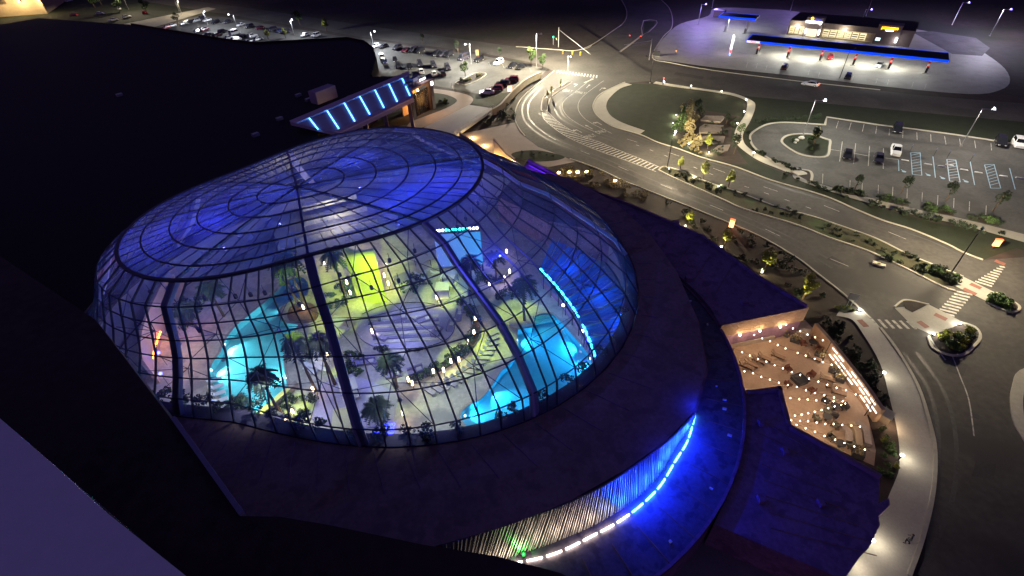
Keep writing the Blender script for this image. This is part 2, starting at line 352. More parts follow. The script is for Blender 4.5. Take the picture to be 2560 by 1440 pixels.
ribbon('park_sidewalk', [(1562,207),(1540,215),(1503,236),(1486,258),(1486,275),(1499,294),(1533,315),(1601,335)], [(1580,212),(1550,222),(1524,245),(1516,262),(1518,276),(1530,292),(1558,308),(1612,327)], 0.06, CONC)
ribbon('lot_sidewalk', [(1975,428),(2027,456),(2055,462),(2160,491),(2280,521),(2400,546),(2560,586)], [(1985,446),(2010,456),(2060,474),(2150,502),(2275,535),(2400,562),(2560,606)], 0.05, CONC)
ribbon('ring_sidewalk', [(2100,775),(2147,779),(2176,797),(2232,870),(2290,960),(2322,1060),(2335,1130),(2330,1230),(2305,1340),(2270,1440),(2230,1560)],
       [(2090,790),(2130,800),(2160,840),(2200,910),(2222,990),(2243,1080),(2248,1160),(2232,1215),(2150,1390),(2090,1450),(2000,1560)], 0.06, mat('sidewalk_concrete', (0.35, 0.33, 0.29), 0.8, 0.12, 0.5, bump=0.15))
sheet('south_terrace', [(1665,1450),(1785,1312),(1920,1380),(2100,1462),(2230,1560),(1900,1700),(1500,1650)], 0.02, CONCP)
sheet('entry_apron', [(1130,340),(1233,318),(1290,305),(1312,342),(1345,367),(1410,392),(1440,404),(1370,418),(1330,408),(1290,395),(1240,420),(1150,400)], 0.006, CONCP)
sheet('lens_lawn', [(1278,386),(1300,378),(1345,376),(1395,386),(1412,394),(1385,402),(1335,404),(1296,398)], 0.03, GRASS, 3)
sheet('flower_bed_ground', [(1322,404),(1420,402),(1490,424),(1605,474),(1669,499),(1780,543),(1897,593),(1991,647),(2041,685),(2119,748),(2100,775),(2090,800),(2020,770),(1890,690),(1758,593),(1574,513),(1419,454)], 0.002, SOIL)
sheet('garden_bed', [(1685,345),(1690,290),(1720,270),(1800,282),(1850,290),(1830,320),(1828,350),(1850,385),(1870,410),(1838,412),(1755,388)], 0.03, SOIL)
sheet('entrance_lawn', [(1085,232),(1110,235),(1138,245),(1142,252),(1120,268),(1095,275),(1085,262)], 0.02, GRASS, 3)
ribbon('entrance_walk', [(1082,222),(1130,228),(1175,240),(1180,256),(1140,285),(1060,318),(1010,325)], [(1082,232),(1112,236),(1138,246),(1140,256),(1112,272),(1060,292),(1025,305)], 0.03, CONCP)
sheet('slope_lawn', [(1183,236),(1215,240),(1262,234),(1290,228),(1252,262),(1235,268),(1178,260)], 0.02, GRASS)
sheet('underpass_bed', [(1195,318),(1240,285),(1285,240),(1288,280),(1291,306),(1230,314)], 0.02, SOIL)
sheet('median_bed', [(1650,422),(1665,418),(1720,435),(1767,456),(1809,470),(1847,482),(1943,519),(2027,541),(2110,569),(2193,599),(2271,638),(2335,664),(2405,694),(2386,716),(2354,714),(2260,667),(2166,625),(2072,593),(1985,559),(1861,522),(1814,501),(1767,480),(1696,449),(1656,428)], 0.06, mat('median_planting_soil', (0.045, 0.042, 0.022), 0.95, 0.4, 0.6, bump=0.5, spots=((0.04, 0.055, 0.02), 0.25)))
sheet('median_crossing', [(2407,692),(2388,716),(2463,752),(2488,732)], 0.06, CONC)
sheet('island_crossing', [(2236,770),(2322,762),(2370,786),(2410,808),(2330,838),(2280,815)], 0.05, CONC)
sheet('patio_floor', [(1812,850),(2012,800),(2060,850),(2110,920),(2160,1010),(2190,1120),(2185,1165),(1975,1070),(1950,970),(1862,975)], 0.03, mat('patio_stone', (0.36, 0.26, 0.19), 0.75, 0.15, 0.4))
sheet('patio_planting_bed', [(2025,790),(2095,790),(2150,850),(2200,920),(2222,990),(2243,1080),(2246,1160),(2232,1212),(2205,1195),(2190,1130),(2165,1010),(2110,905),(2050,830)], 0.04, SOIL)

# kerbs
def kerb(name, px, closed=False, n=4, w_=0.28, h=0.14, world=None):
    pts = world if world else smooth(PP(px), n, closed)
    if closed: pts = pts + [pts[0].copy()]
    return struct(name, MB().bar([p + Vector((0, 0, h / 2)) for p in pts], w_, h), KERB)
kerb('kerb', None, world=[p.copy() for p in up_w])
kerb('kerb', None, world=[p.copy() for p in low_w[:26]]); kerb('kerb', None, world=[p.copy() for p in low_w[36:]])
kerb('kerb', [(2060,312),(2032,310),(1985,307),(1943,307),(1910,314),(1881,332),(1875,346),(1885,368),(1924,398),(1985,421),(2021,427),(2030,438),(2027,455)], w_=0.5)
kerb('kerb', [(2062,313),(2067,293),(2207,314),(2260,320),(2388,337),(2479,351),(2700,386)], n=1, w_=0.6)
kerb('kerb', [(1954,354),(1962,342),(1985,336),(2027,336),(2066,348),(2075,352),(2074,366),(2067,391),(2027,392),(1993,383),(1966,367)], True, w_=0.5)
kerb('kerb', [(1648,423),(1665,417),(1720,434),(1767,455),(1809,469),(1847,481),(1943,518),(2027,540),(2110,568),(2193,598),(2271,637),(2335,663),(2407,692)], w_=0.3)
kerb('kerb', [(1646,424),(1655,430),(1696,450),(1767,481),(1814,502),(1861,523),(1985,560),(2072,594),(2166,626),(2260,669),(2354,716),(2388,728)], w_=0.35)
kerb('kerb', [(2488,732),(2541,760),(2546,775),(2522,780),(2463,754)], w_=0.3)
kerb('kerb', [(1353,275),(1356,250),(1366,237),(1419,206),(1427,208),(1381,240),(1371,262),(1369,275),(1360,279)], True, 3, w_=0.25)
kerb('kerb', [(1609,52),(1606,88),(1637,66),(1641,52)], True, 2, w_=0.4)
kerb('kerb', [(1606,88),(1580,108),(1550,130)], w_=0.8)
kerb('kerb', [(1290,117),(1387,124),(1437,127),(1480,112),(1531,78),(1562,53),(1566,25),(1550,-6)], w_=0.35)
kerb('kerb', [(1646,-6),(1672,19),(1681,47),(1678,72),(1659,91),(1637,125),(1634,148),(1675,157),(1781,176),(1994,203),(2200,225)], w_=0.35)
kerb('kerb', [(2236,768),(2256,752),(2278,752),(2322,762)], w_=0.25)
kerb('kerb', [(2320,842),(2332,870),(2372,888),(2410,886),(2440,860),(2450,840),(2436,818),(2400,806)], w_=0.35)
kerb('kerb', [(2200,820),(2240,872),(2292,962),(2324,1060),(2337,1130),(2332,1230),(2307,1340),(2272,1440)], w_=0.4)
kerb('kerb', [(2620,920),(2560,935),(2545,970),(2540,1010),(2552,1070),(2600,1140)], w_=1.2)
kerb('kerb', [(1480,112),(1470,120),(1437,127)], w_=0.2)
# island beds
def bed(name, px, z, m, sm=3): return sheet(name, px, z, m, sm)
bed('lot_island_bed', [(1958,354),(1965,344),(1985,339),(2027,339),(2062,350),(2070,354),(2069,366),(2062,388),(2027,389),(1995,380),(1970,366)], 0.1, GRASS)
bed('nose_island_bed', [(2486,734),(2536,760),(2540,772),(2520,776),(2466,753)], 0.1, SOIL, 0)
bed('signal_island_bed', [(1357,272),(1359,252),(1369,239),(1419,209),(1424,209),(1379,241),(1369,258),(1365,274)], 0.1, SOIL, 0)
bed('side_road_median_bed', [(1611,54),(1609,84),(1634,65),(1638,54)], 0.1, GRASS, 0)
bed('pork_chop_bed', [(2256,753),(2280,753),(2318,763),(2280,782),(2262,772)], 0.1, SOIL, 0)
bed('island_bed', [(2330,845),(2340,868),(2376,884),(2408,881),(2434,856),(2442,840),(2430,822),(2400,810)], 0.1, SOIL, 0)
bed('corner_bed', [(2083,775),(2105,760),(2122,762),(2146,778),(2110,784)], 0.09, GRASS, 0)
bed('casino_lot_island_bed', [(1140,205),(1160,199),(1185,186),(1206,184),(1212,188),(1190,200),(1160,210)], 0.1, SOIL, 0)
kerb('kerb', [(1138,207),(1158,198),(1184,184),(1208,182),(1215,187),(1192,202),(1162,213)], True, 2, w_=0.3)

# painted markings
def strip(name, world, w_, z=0.014, m=PAINT):
    a = offset(world, w_ / 2); b = offset(world, -w_ / 2); return struct(name, MB().flat(a + b[::-1], z), m)
def line(px, w_=0.13, n=4, z=0.014, m=PAINT): return strip('lane_line', smooth(PP(px), n), w_, z, m)
hl = smooth(PP([(1356,276),(1360,297),(1384,319),(1416,341),(1469,366),(1516,384),(1562,400),(1640,429)]), 6)
hr = smooth(PP([(1367,276),(1387,297),(1412,316),(1450,337),(1494,353),(1531,369),(1594,394),(1654,420)]), 6)
strip('median_line', hl, 0.16); strip('median_line', hr, 0.16)
Ll, Lr = plen(hl), plen(hr); N = 44
for i in range(1, N):
    a, _ = along(hl, Ll * i / N); b, _ = along(hr, Lr * i / N); strip('hatch_bar', [a.lerp(b, .06), b.lerp(a, .06)], 0.3, 0.018)
line([(1481,195),(1444,225),(1412,250),(1406,269),(1419,291),(1450,312),(1500,336)])
line([(1509,202),(1469,231),(1450,250),(1445,269),(1453,287),(1475,306),(1530,334)])
def dashes(px, L=3.0, G=9.0, start=0, w_=0.12, n=5):
    pts = smooth(PP(px), n); T = plen(pts); d = start
    while d + L < T:
        a, _ = along(pts, d); b, _ = along(pts, d + L); strip('lane_dash', [a, b], w_); d += L + G
dashes([(1345,225),(1325,255),(1322,285),(1335,310),(1375,342),(1440,372),(1500,396),(1560,422),(1640,456),(1740,498),(1860,548),(1960,595),(2060,640),(2180,690),(2260,722)], start=2)
dashes([(1560,345),(1650,374),(1740,405),(1830,438),(1930,474),(2050,510),(2160,555),(2270,600),(2380,650)], start=1)
dashes([(1590,362),(1650,384),(1720,412),(1790,440),(1850,462),(1960,498),(2080,540)], L=1.0, G=3.2, w_=0.14)
line([(1460,207),(1484,197)], 0.5); line([(1460,190),(1390,178)], 0.25)
for i in range(14): a = P(1396 + i * 7.4, 176 + i * 0.95); b = P(1392 + i * 7.6, 182 + i * 1.0); strip('crosswalk_bar', [a, b], 0.45)
for i in range(9):
    strip('crosswalk_bar', PP([(2438 + i * 7.6 - 0, 703 - i * 4.6), (2480 + i * 4.0, 716 - i * 6.0)]), 0.42)
for i in range(9):
    strip('crosswalk_bar', PP([(2343 + i * 6.0, 779 - i * 6.4), (2386 + i * 5.6, 790 - i * 6.6)]), 0.42)
for i in range(6):
    strip('crosswalk_bar', PP([(2178 + i * 18, 797 + i * 1.2), (2198 + i * 18.4, 820 + i * 0.6)]), 0.42)
for q in ([(2425,710),(2452,722)], [(2408,722),(2440,737)]): strip('red_paver_strip', PP(q), 0.9, 0.068, RED_PAVER)
for q in ([(2336,786),(2366,800)], [(2296,804),(2318,820)], [(2148,800),(2166,818)]): strip('red_paver_strip', PP(q), 0.9, 0.069, RED_PAVER)
for q in ([(2487,652),(2512,662)],): strip('red_paver_strip', PP(q), 0.9, 0.068, RED_PAVER)
line([(2380,888),(2400,940),(2422,1000),(2435,1090)], 0.14); line([(2322,838),(2345,875),(2364,900)], 0.2)
# turn arrows and lane words
def arrow(px, py, kind, hd, s=1.0):
    c = P(px, py); t = (P(*hd) - c).normalized(); n = Vector((-t.y, t.x, 0)); m = MB()
    def q(*uv): return [c + t * u * s + n * v * s for u, v in uv]
    m.flat(q((-1.6,-.1),(1.0,-.1),(1.0,.1),(-1.6,.1)), 0.014)
    if kind == 's': m.flat(q((0.9,-.45),(1.9,0),(0.9,.45)), 0.0145)
    if kind in 'lb': m.flat(q((.6,.0),(1.0,.0),(1.0,.7),(.6,.7)), 0.015); m.flat(q((.2,.6),(.8,1.5),(1.4,.6)), 0.0155)
    if kind == 'r': m.flat(q((.6,0),(1.0,0),(1.0,-.7),(.6,-.7))[::-1], 0.015); m.flat(q((.2,-.6),(.8,-1.5),(1.4,-.6))[::-1], 0.0155)
    return struct('turn_arrow', m, PAINT)
arrow(1441, 213, 'l', (1452,205)); arrow(1470, 216, 's', (1480,207)); arrow(1503, 222, 'r', (1513,212))
arrow(1497, 308, 'l', (1480,298)); arrow(1473, 318, 's', (1455,308)); arrow(1446, 327, 'l', (1428,317))
def lane_word(px, py, hd, size=1.7):
    c = P(px, py); t = (P(*hd) - c); a = math.atan2(t.y, t.x) - pi / 2
    o = text_mesh('ONLY', size, 'lane_word', PAINT, None, Matrix.Translation((c.x, c.y, 0.016)) @ Matrix.Rotation(a, 4, 'Z') @ Matrix.Diagonal((0.75, 1.6, 1, 1)), 0.0)
    tag(o, kind='structure')
lane_word(1419, 227, (1430,217)); lane_word(1451, 232, (1462,222)); lane_word(1504, 329, (1486,319)); lane_word(1474, 341, (1456,331))

# wear on the asphalt: patches, tyre tracks, manhole covers
PATCH = mat('asphalt_patch', (0.042, 0.04, 0.039), 0.9, 0.25, 0.5); TRACK = mat('tyre_polish', (0.05, 0.047, 0.045), 0.6, 0.4, 0.3)
for q in ([(1560,432),(1598,448),(1590,456),(1552,440)], [(1700,470),(1724,479),(1714,486),(1692,476)], [(1900,500),(1942,514),(1936,522),(1892,508)], [(2080,640),(2110,655),(2098,664),(2066,648)], [(1400,330),(1420,342),(1408,350),(1386,336)], [(1690,180),(1760,192),(1756,198),(1684,187)], [(2380,900),(2420,912),(2408,940),(2366,928)], [(2440,1150),(2490,1160),(2484,1200),(2430,1190)]): struct('asphalt_patch', MB().flat(PP(q), .009), PATCH)
def track(px, offs):
    base = smooth(PP(px), 4)
    for o_ in offs: strip('tyre_track', offset(base, o_), .45, .007, TRACK)
track([(1345,215),(1312,252),(1306,285),(1320,312),(1365,346),(1440,378),(1520,410),(1620,456),(1760,512),(1880,562),(1985,612),(2080,670)], (0, 1.6)); track([(1560,328),(1650,362),(1760,400),(1850,430),(1950,466),(2080,506),(2200,558),(2330,604),(2420,648)], (0, 1.6)); track([(1425,232),(1392,258),(1388,275),(1402,296),(1450,322),(1530,352)], (0, 1.5)); track([(2300,1440),(2380,1250),(2390,1100),(2360,980),(2290,880)], (0, 1.7))
for (x, y) in [(1500,372),(1740,486),(2010,600),(2180,668),(1900,478),(1620,356),(2440,1040),(2360,1200),(1350,285),(1780,205)]:
    q = P(x, y); struct('manhole_cover', MB().lathe((q.x, q.y, .006), [(.4, 0), (.4, .012)], 12), mat('cast_iron', (.03, .03, .032), .6, .2, 6))
# stalls in the big lot
def C6(x, y): return (1860 + x / 3.6, 240 + y / 3.6)
def stall(a, b, m=PAINT, w_=0.13): strip('stall_line', PP([a, b]), w_, 0.016, m)
for a, b in zip([(850,225),(965,240),(1080,255),(1195,272),(1310,296),(1430,314),(1555,328),(1680,345),(1805,362),(1940,385),(2075,402),(2222,425)],
                [(830,290),(945,305),(1065,320),(1185,340),(1305,355),(1428,378),(1558,395),(1683,412),(1818,437),(1950,455),(2085,470),(2228,490)]): stall(C6(*a), C6(*b))
for a, b in [((885,410),(860,590)),((1005,428),(985,612)),((1130,450),(1118,630)),((1255,470),(1253,655)),((770,480),(870,495)),((1000,518),(1122,540)),((1256,556),(1390,572))]: stall(C6(*a), C6(*b), w_=0.16)
stall(C6(1390,575), C6(1394,675), BPAINT)
for a, b in [((1700,545),(1722,735)),((2035,590),(2075,800)),((2390,650),(2440,840))]: stall(C6(*a), C6(*b), BPAINT, 0.16)
for q in [((1500,510),(1585,510),(1600,715),(1515,705)), ((1825,570),(1905,575),(1945,775),(1850,765)), ((2165,620),(2250,615),(2310,830),(2220,830))]:
    q = [C6(*p) for p in q]
    for k in range(4): stall(q[k], q[(k + 1) % 4], BPAINT, 0.15)
    for k in range(1, 8):
        t = k / 8; a = (q[0][0] + (q[3][0]-q[0][0]) * t, q[0][1] + (q[3][1]-q[0][1]) * t); t2 = max(0, t - .1); b = (q[1][0] + (q[2][0]-q[1][0]) * t2, q[1][1] + (q[2][1]-q[1][1]) * t2); stall(a, b, BPAINT, 0.12)
for x, y in [(710,700),(955,760),(1065,785),(1210,800),(1340,815),(1470,835),(1605,865),(1745,895),(1890,920),(2030,950),(2180,985)]: stall(C6(x, y), C6(x - 4, y + 88), w_=0.1)
for x, y in [(1440,680),(1660,712),(1790,740),(2000,770)]:   # wheelchair symbols
    c = P(*C6(x, y)); m = MB(); m.lathe(c + Vector((0, 0, .012)), [(.42, 0), (.42, .004)], 10); m.beam(c + Vector((0, .2, .014)), c + Vector((0, 1.0, .014)), .16, .004); struct('wheelchair_symbol', m, BPAINT)
# forecourt and casino lot stalls
def C4(x, y): return (1780 + x * .3055, y * .3055)
for x, y in [(285,528),(365,538),(445,548),(790,592),(875,606),(1150,640),(1345,662),(1440,672),(1640,692),(1745,706)]: stall(C4(x + 8, y - 20), C4(x - 6, y + 24), w_=0.2)
for i in range(12): x = 950 + i * 34; y = 110 + i * 5.1; stall((x, y + 4), (x + 4, y + 14), w_=0.09)
# ------------------------------------------------------------------ the rotunda under the dome
def xy(pts): return [(p[0], p[1]) for p in pts]
_o = scaled(OUTL, 1.5); _back = [(p.x, p.y) for p in _o[48:]] + [(p.x, p.y) for p in _o[:11]]   # 60..175 and -180..-130 degrees
UPPER = [(-44,24),(-18,13.5),(-7.8,19.1),(-1.2,20.6),(4.7,22.7),(10.5,25.6),(15,28.4),(19.0,31.8),(22.5,38),(24,46),(24.2,56),(22.8,66),(19,77),(12,87)] + _back
RB = thing('rotunda_building', (-4, 44.5, 0), 'dark round building carrying the glass dome, blue light strip curving along its roof', 'building')
hole = scaled(OUTL, 0.15)
MB().prism(UPPER, 6.4, 7.0, [xy(hole)]).build('roof', ROOFD, RB)
MB().prism(xy(scaled(OUTL, .08)), 6.55, 6.92, [xy(scaled(OUTL, -1.7))]).build('inner_ledge', mat('dark_ledge', (.05, .04, .06), .85, .3, .5), RB)
LOWA = [(-4 + 31.9 * cos(rad(a)), 44.4 + 31.9 * sin(rad(a))) for a in range(-114, 72, 4)]
MB().prism(LOWA + [(12,87),(19,77),(22.8,66),(24.2,56),(24,46),(22.5,38),(19.0,31.8),(15,28.4),(10.5,25.6),(4.7,22.7),(-1.2,20.6),(-7.8,19.1),(-18,13.6)], 4.0, 4.5).build('lower_roof', mat('lower_roof_membrane', (0.13, 0.12, 0.15), 0.6, 0.3, 0.3, spots=((0.08, 0.075, 0.1), 0.9)), RB)
MB().wall([Vector((x, y, 0)) for x, y in LOWA], 0, 4.7, 0.3).build('wall', ROOFP, RB)
MB().wall([p.copy() for p in scaled(OUTL, 0.1)] + [scaled(OUTL, .1)[0]], 0, 6.4, -0.3).build('inner_wall', mat('atrium_wall', (0.32, 0.3, 0.33), 0.8, 0.15, 0.4), RB)
MB().wall([Vector((*p, 0)) for p in UPPER[7:14]], 4.5, 6.4, -0.3).build('clerestory', ROOFD, RB)
# clerestory of upright metal fins along the front of the roof, light segments at its foot
top = smooth([P(*p, 7.0) for p in [(1105,1360),(1150,1347),(1250,1315),(1430,1250),(1560,1180),(1680,1090),(1735,1030)]], 8)
bot = smooth([P(*p, 4.52) for p in [(1120,1440),(1160,1425),(1300,1380),(1400,1345),(1500,1300),(1580,1248),(1640,1190),(1690,1110),(1733,1045)]], 8)
FIN = mat('polished_fin', (0.5, 0.48, 0.44), 0.35, 0.2, 6, metal=0.7)
Lt, Lb = plen(top), plen(bot); NF = 110
bk = MB(); K = 24
bk.add([along(top, Lt * (i / K) ** .8)[0] for i in range(K + 1)] + [along(bot, Lb * i / K)[0] for i in range(K + 1)], [(i, i + 1, K + 2 + i, K + 1 + i) for i in range(K)])
bk.build('fin_backing', mat('fin_backing', (0.2, 0.19, 0.18), 0.6, 0.3, 3), RB)
for i in range(NF):
    s = (i + .5 + random.uniform(-.25, .25)) / NF; a, ta = along(top, Lt * s ** .8); b, tb = along(bot, Lb * s); n = Vector((tb.y, -tb.x, 0))
    n *= 0.14
    MB().beam(a + n, b + n, random.uniform(0.06, 0.16), 0.12, up=n.normalized()).build('fin', FIN, RB)
led = smooth([P(*p, 4.62) for p in [(1160,1434),(1220,1422),(1285,1408),(1350,1395),(1410,1375),(1480,1340),(1545,1305),(1600,1265),(1650,1215),(1690,1150),(1720,1100),(1740,1030)]], 6)
LL = plen(led); NS = 17
for i in range(NS):
    t = i / (NS - 1); pts = [along(led, LL * (i + u) / NS)[0] for u in (.04, .3, .58, .82)]
    b = 1.0 if i > 8 else (0.5 if i == 8 else 0.0)
    col = (1.0 - .95 * b, 0.78 - .44 * b, 0.62 + .38 * b)
    MB().bar(pts, 0.12, 0.12).build('light_segment', glow('strip_%d' % int(b * 100), col, 7 + 3 * b), RB)
    n = Vector((0, 0, .3)); q = pts[1] + n
    if b > .9: lamp(RB, 'POINT', q + Vector((0, 0, 1.0 if i % 4 else 3.2)), 190 if i % 4 else 75, (0.006, 0.02, 1.0))
gq = along(bot, Lb * .22)[0] + Vector((.1, -.35, .25)); MB().box(gq - Vector((0, 0, .1)), (.4, .4, .2)).build('floodlight', DARKM, RB); lamp(RB, 'POINT', gq + Vector((0, 0, .1)), 26, (.05, 1, .1))
for i in range(14):   # small fittings scattered on the dark roofs
    a = rad(random.uniform(-85, 40)); r = random.choice([28.8, 29.6, 30.4]); x, y = -4 + r * cos(a), 44.4 + r * sin(a)
    MB().box((x, y, 4.62), (random.uniform(.15, .5), random.uniform(.1, .3), .22), a).build('roof_vent', WHITEP, RB)

for k in range(26):   # raised seams of the roof membranes
    a = rad(-96 + k * 6.4); MB().beam(Vector((-4 + 27.6 * cos(a), 44.4 + 27.6 * sin(a), 4.52)), Vector((-4 + 31.6 * cos(a), 44.4 + 31.6 * sin(a), 4.52)), .07, .06).build('seam', ROOFD, RB)
for k in range(30):
    a = rad(-118 + k * 4.6); p0 = OUTL[0]; r_ = rr(7, a); q = Vector((DC[0] + (r_ + .7) * cos(a), DC[1] + (r_ + .7) * sin(a), 7.02)); d_ = Vector((cos(a), sin(a), 0)); L_s = 5.0 if a < rad(-30) else 2.0
    MB().beam(q, q + d_ * L_s, .08, .06).build('seam', ROOFP, RB)
# ------------------------------------------------------------------ casino hall (dark mass on the left)
CA = thing('casino_hall', (-110, 130, 0), 'huge flat-roofed black casino hall filling the left of the picture', 'building')
hall = [P(*p, 6.6) for p in [(-60,72),(0,62),(95,45),(330,62),(560,100),(640,110),(760,103),(870,97),(912,106),(934,122),(942,150),(930,192),(1000,190),(1022,184)]]
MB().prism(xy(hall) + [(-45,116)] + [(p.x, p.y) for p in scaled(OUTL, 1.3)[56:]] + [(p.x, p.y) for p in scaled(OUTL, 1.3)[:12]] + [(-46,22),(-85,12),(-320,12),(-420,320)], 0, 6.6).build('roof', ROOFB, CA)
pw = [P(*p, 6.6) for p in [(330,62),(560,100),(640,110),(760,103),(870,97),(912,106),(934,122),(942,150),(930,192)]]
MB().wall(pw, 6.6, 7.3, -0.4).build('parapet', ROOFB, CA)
bx = [P(*p, 9.0) for p in [(787,222),(830,211),(834,232),(836,262),(812,272),(792,262)]]
MB().box(P(812, 250, 6.6) + Vector((0, 0, 1.6)), (7.0, 3.0, 3.2), rad(55)).build('roof_screen', mat('purple_stucco', (0.35, 0.28, 0.33), 0.9, 0.1, 1), CA)
MB().box(P(830, 262, 6.6) + Vector((1.2, -1, .3)), (.3, .3, .4)).build('wall_lamp', WARMG, CA); lamp(CA, 'POINT', P(830, 262, 6.6) + Vector((1.2, -1.6, .8)), 25, (1, .7, .4))
for q in [(747,241),(772,252),(876,246),(892,243),(700,300),(640,340),(300,240)]:
    MB().box(P(*q, 6.6) + Vector((0, 0, .35)), (1.6, 1.0, .7), rad(50)).build('roof_vent', GREYM, CA)
wl = P(936, 165, 3.0); MB().box(wl, (.5, .5, .3)).build('wall_lamp', COOLG, CA); lamp(CA, 'POINT', wl + Vector((1.2, -1.5, 0)), 120, (.55, .6, 1))
# tan hall at the far left, behind the parking lot
TB = thing('tan_warehouse', P(40, 40), 'long tan walled building at the top left corner', 'building')
a, b = P(-120, 52), P(118, 34); MB().wall([a, b, b + Vector((-30, 70, 0)), a + Vector((-30, 70, 0))], 0, 9, -.4).build('wall', TAN, TB)
MB().prism(xy([a, b, b + Vector((-30, 70, 0)), a + Vector((-30, 70, 0))]), 9, 9.5).build('roof', ROOFB, TB)
for q in [(20,44),(70,38),(118,34)]:
    p = P(*q) + Vector((1.0, -2.0, 7.5)); MB().box(p, (.6, .6, .4)).build('wall_lamp', WARMG, TB); lamp(TB, 'POINT', p + Vector((.5, -1.5, 0)), 1400, (1, .74, .36))

# ------------------------------------------------------------------ porte-cochere with blue light strips
PC = thing('entrance_canopy', P(940, 270), 'slanted purple entrance canopy with seven glowing blue strips', 'canopy')
zc = 8.5; Q = [P(725,305,zc), P(1022,180,zc), P(1034,247,zc), P(850,334,zc)]
PURP = mat('purple_canopy', (0.42, 0.3, 0.36), 0.7, 0.1, 0.6); PURP2 = mat('purple_canopy_band', (0.6, 0.46, 0.5), 0.7, 0.1, 0.6)
MB().prism(xy(Q), zc - .8, zc).build('deck', PURP, PC)
def lerp(a, b, t): return a + (b - a) * t
MB().prism(xy([Q[0], Q[1], lerp(Q[1], Q[2], .16), lerp(Q[0], Q[3], .16)]), zc + .005, zc + .35).build('edge_band', PURP2, PC)
MB().prism(xy([Q[3], Q[2], lerp(Q[2], Q[1], .1), lerp(Q[3], Q[0], .1)]), zc + .005, zc + .35).build('edge_band', PURP2, PC)
LEDB = glow('canopy_strip', (0.06, 0.28, 1.0), 4.5)
for (x0, y0, x1, y1) in [(773,295,795,323),(818,277,852,329),(861,258,891,310),(899,240,928,292),(937,224,964,277),(972,209,996,260),(1005,195,1028,246)]:
    a, b = P(x0, y0, zc + .12), P(x1, y1, zc + .12); MB().beam(a, b, .17, .14).build('light_strip', LEDB, PC)
for u, v_ in [(.1,.2),(.5,.2),(.9,.2),(.3,.85),(.6,.85),(.93,.85)]:
    p = lerp(lerp(Q[0], Q[1], u), lerp(Q[3], Q[2], u), v_); MB().box((p.x, p.y, (zc - .8) / 2), (.9, .9, zc - .8)).build('column', ROOFD, PC)
# lit entrance pavilion beside the canopy
EP = thing('entrance_pavilion', P(1060, 285), 'small dark pavilion with glowing orange glass front beside the blue striped canopy', 'pavilion')
ep = P(1058, 284); ex = (P(1085, 268) - P(1045, 290)).normalized(); ey = Vector((-ex.y, ex.x, 0)); ang = math.atan2(ex.y, ex.x)
for s in (-1, 1):
    MB().box(ep + ex * s * 4.6 + Vector((0, 0, 4)), (1.3, 1.6, 8), ang).build('column', mat('dark_stone', (0.05, 0.035, 0.04), .7, .2, 2), EP)
MB().box(ep + ey * 4 + Vector((0, 0, 3.6)), (8.4, .3, 7.2), ang).build('back_wall', mat('amber_wall', (0.6, 0.3, 0.1), .6, .3, 1.5), EP)
MB().box(ep + ey * 2.4 + Vector((0, 0, 8.2)), (11.5, 7, .5), ang).build('roof', ROOFD, EP)
for dx, dy in ((-2.5, 1.5), (1.5, 3), (3.8, 3.6)): MB().box(ep + ex * dx + ey * dy + Vector((0, 0, 8.9)), (2.2, 1.4, .9), ang).build('roof_unit', mat('unit_grey', (.16, .15, .2), .6, .1, 2), EP)
for k in range(5): MB().box(ep + ex * (-3.6 + 1.8 * k) + Vector((0, 0, 3.3)), (.12, .12, 6.6), ang).build('mullion', DARKM, EP)
for k in range(4): MB().box(ep + ex * (-2.7 + 1.8 * k) + ey * .05 + Vector((0, 0, 3.3)), (1.66, .03, 6.5), ang).build('pane', MATS.get('entry_glass') or glass('entry_glass', (.95, .85, .7)), EP)
for k in range(5): MB().lathe(ep + ex * (-3 + 1.5 * k) + ey * 2 + Vector((0, 0, 5.2 + (k % 2) * .8)), [(.05, .3), (.25, .2), (.25, -.2), (.05, -.3)], 8).build('pendant_lamp', WARMG, EP)
lamp(EP, 'POINT', ep + ey * 1.6 + Vector((0, 0, 4)), 420, (1, .48, .12), r=.6); lamp(EP, 'POINT', ep - ey * 2.2 + Vector((0, 0, 6)), 160, (1, .55, .2))
sp = P(1078, 218, 0); MB().box(ep + ex * 4.7 - ey * .9 + Vector((0, 0, 7.4)), (.5, .4, .9), ang).build('wall_lamp', COOLG, EP)
MB().box(ep + ex * 2.2 + ey * .2 + Vector((0, 0, 9.1)), (2.6, .08, .3), ang).build('lit_sign', COOLG, EP)

# ------------------------------------------------------------------ deck over the underpass, retaining walls, sail wall
DK = thing('overpass_deck', P(1150, 300), 'pale concrete deck with grey railing over the drive, behind the dome', 'deck')
dq = [P(*p, 1.2) for p in [(1172,262),(1234,271),(1136,340),(1040,330),(1062,318)]]
MB().prism(xy(dq), 0.5, 1.2).build('slab', mat('pale_deck', (.42, .44, .45), .8, .1, .4), DK)
ra, rb = P(1234, 271, 1.2), P(1136, 340, 1.2)
for i in range(15): q = ra.lerp(rb, i / 14); MB().box(q + Vector((0, 0, .55)), (.08, .08, 1.1)).build('post', GREYM, DK)
for h in (.25, .6, 1.05): MB().beam(ra + Vector((0, 0, h)), rb + Vector((0, 0, h)), .06, .06).build('rail', GREYM, DK)
MB().wall([P(1236, 274), P(1140, 342)], -.02, .5, -.3).build('wall', TAN, DK)
RW = thing('retaining_wall', P(1300, 230), 'tan retaining wall curving beside the casino parking lot', 'wall')
rwp = smooth([P(*p) for p in [(1352,196),(1320,212),(1292,236),(1272,258),(1252,280),(1234,290)]], 4)
MB().wall(rwp, 0, 1.9, -.5).build('wall_body', TAN, RW); MB().wall([p.copy() for p in rwp], 1.902, 2.05, -.6).build('coping', CONC, RW)
SW = thing('sail_wall', P(1245, 400), 'tall pale sail-shaped wall lit from below, beside the concrete entry', 'wall')
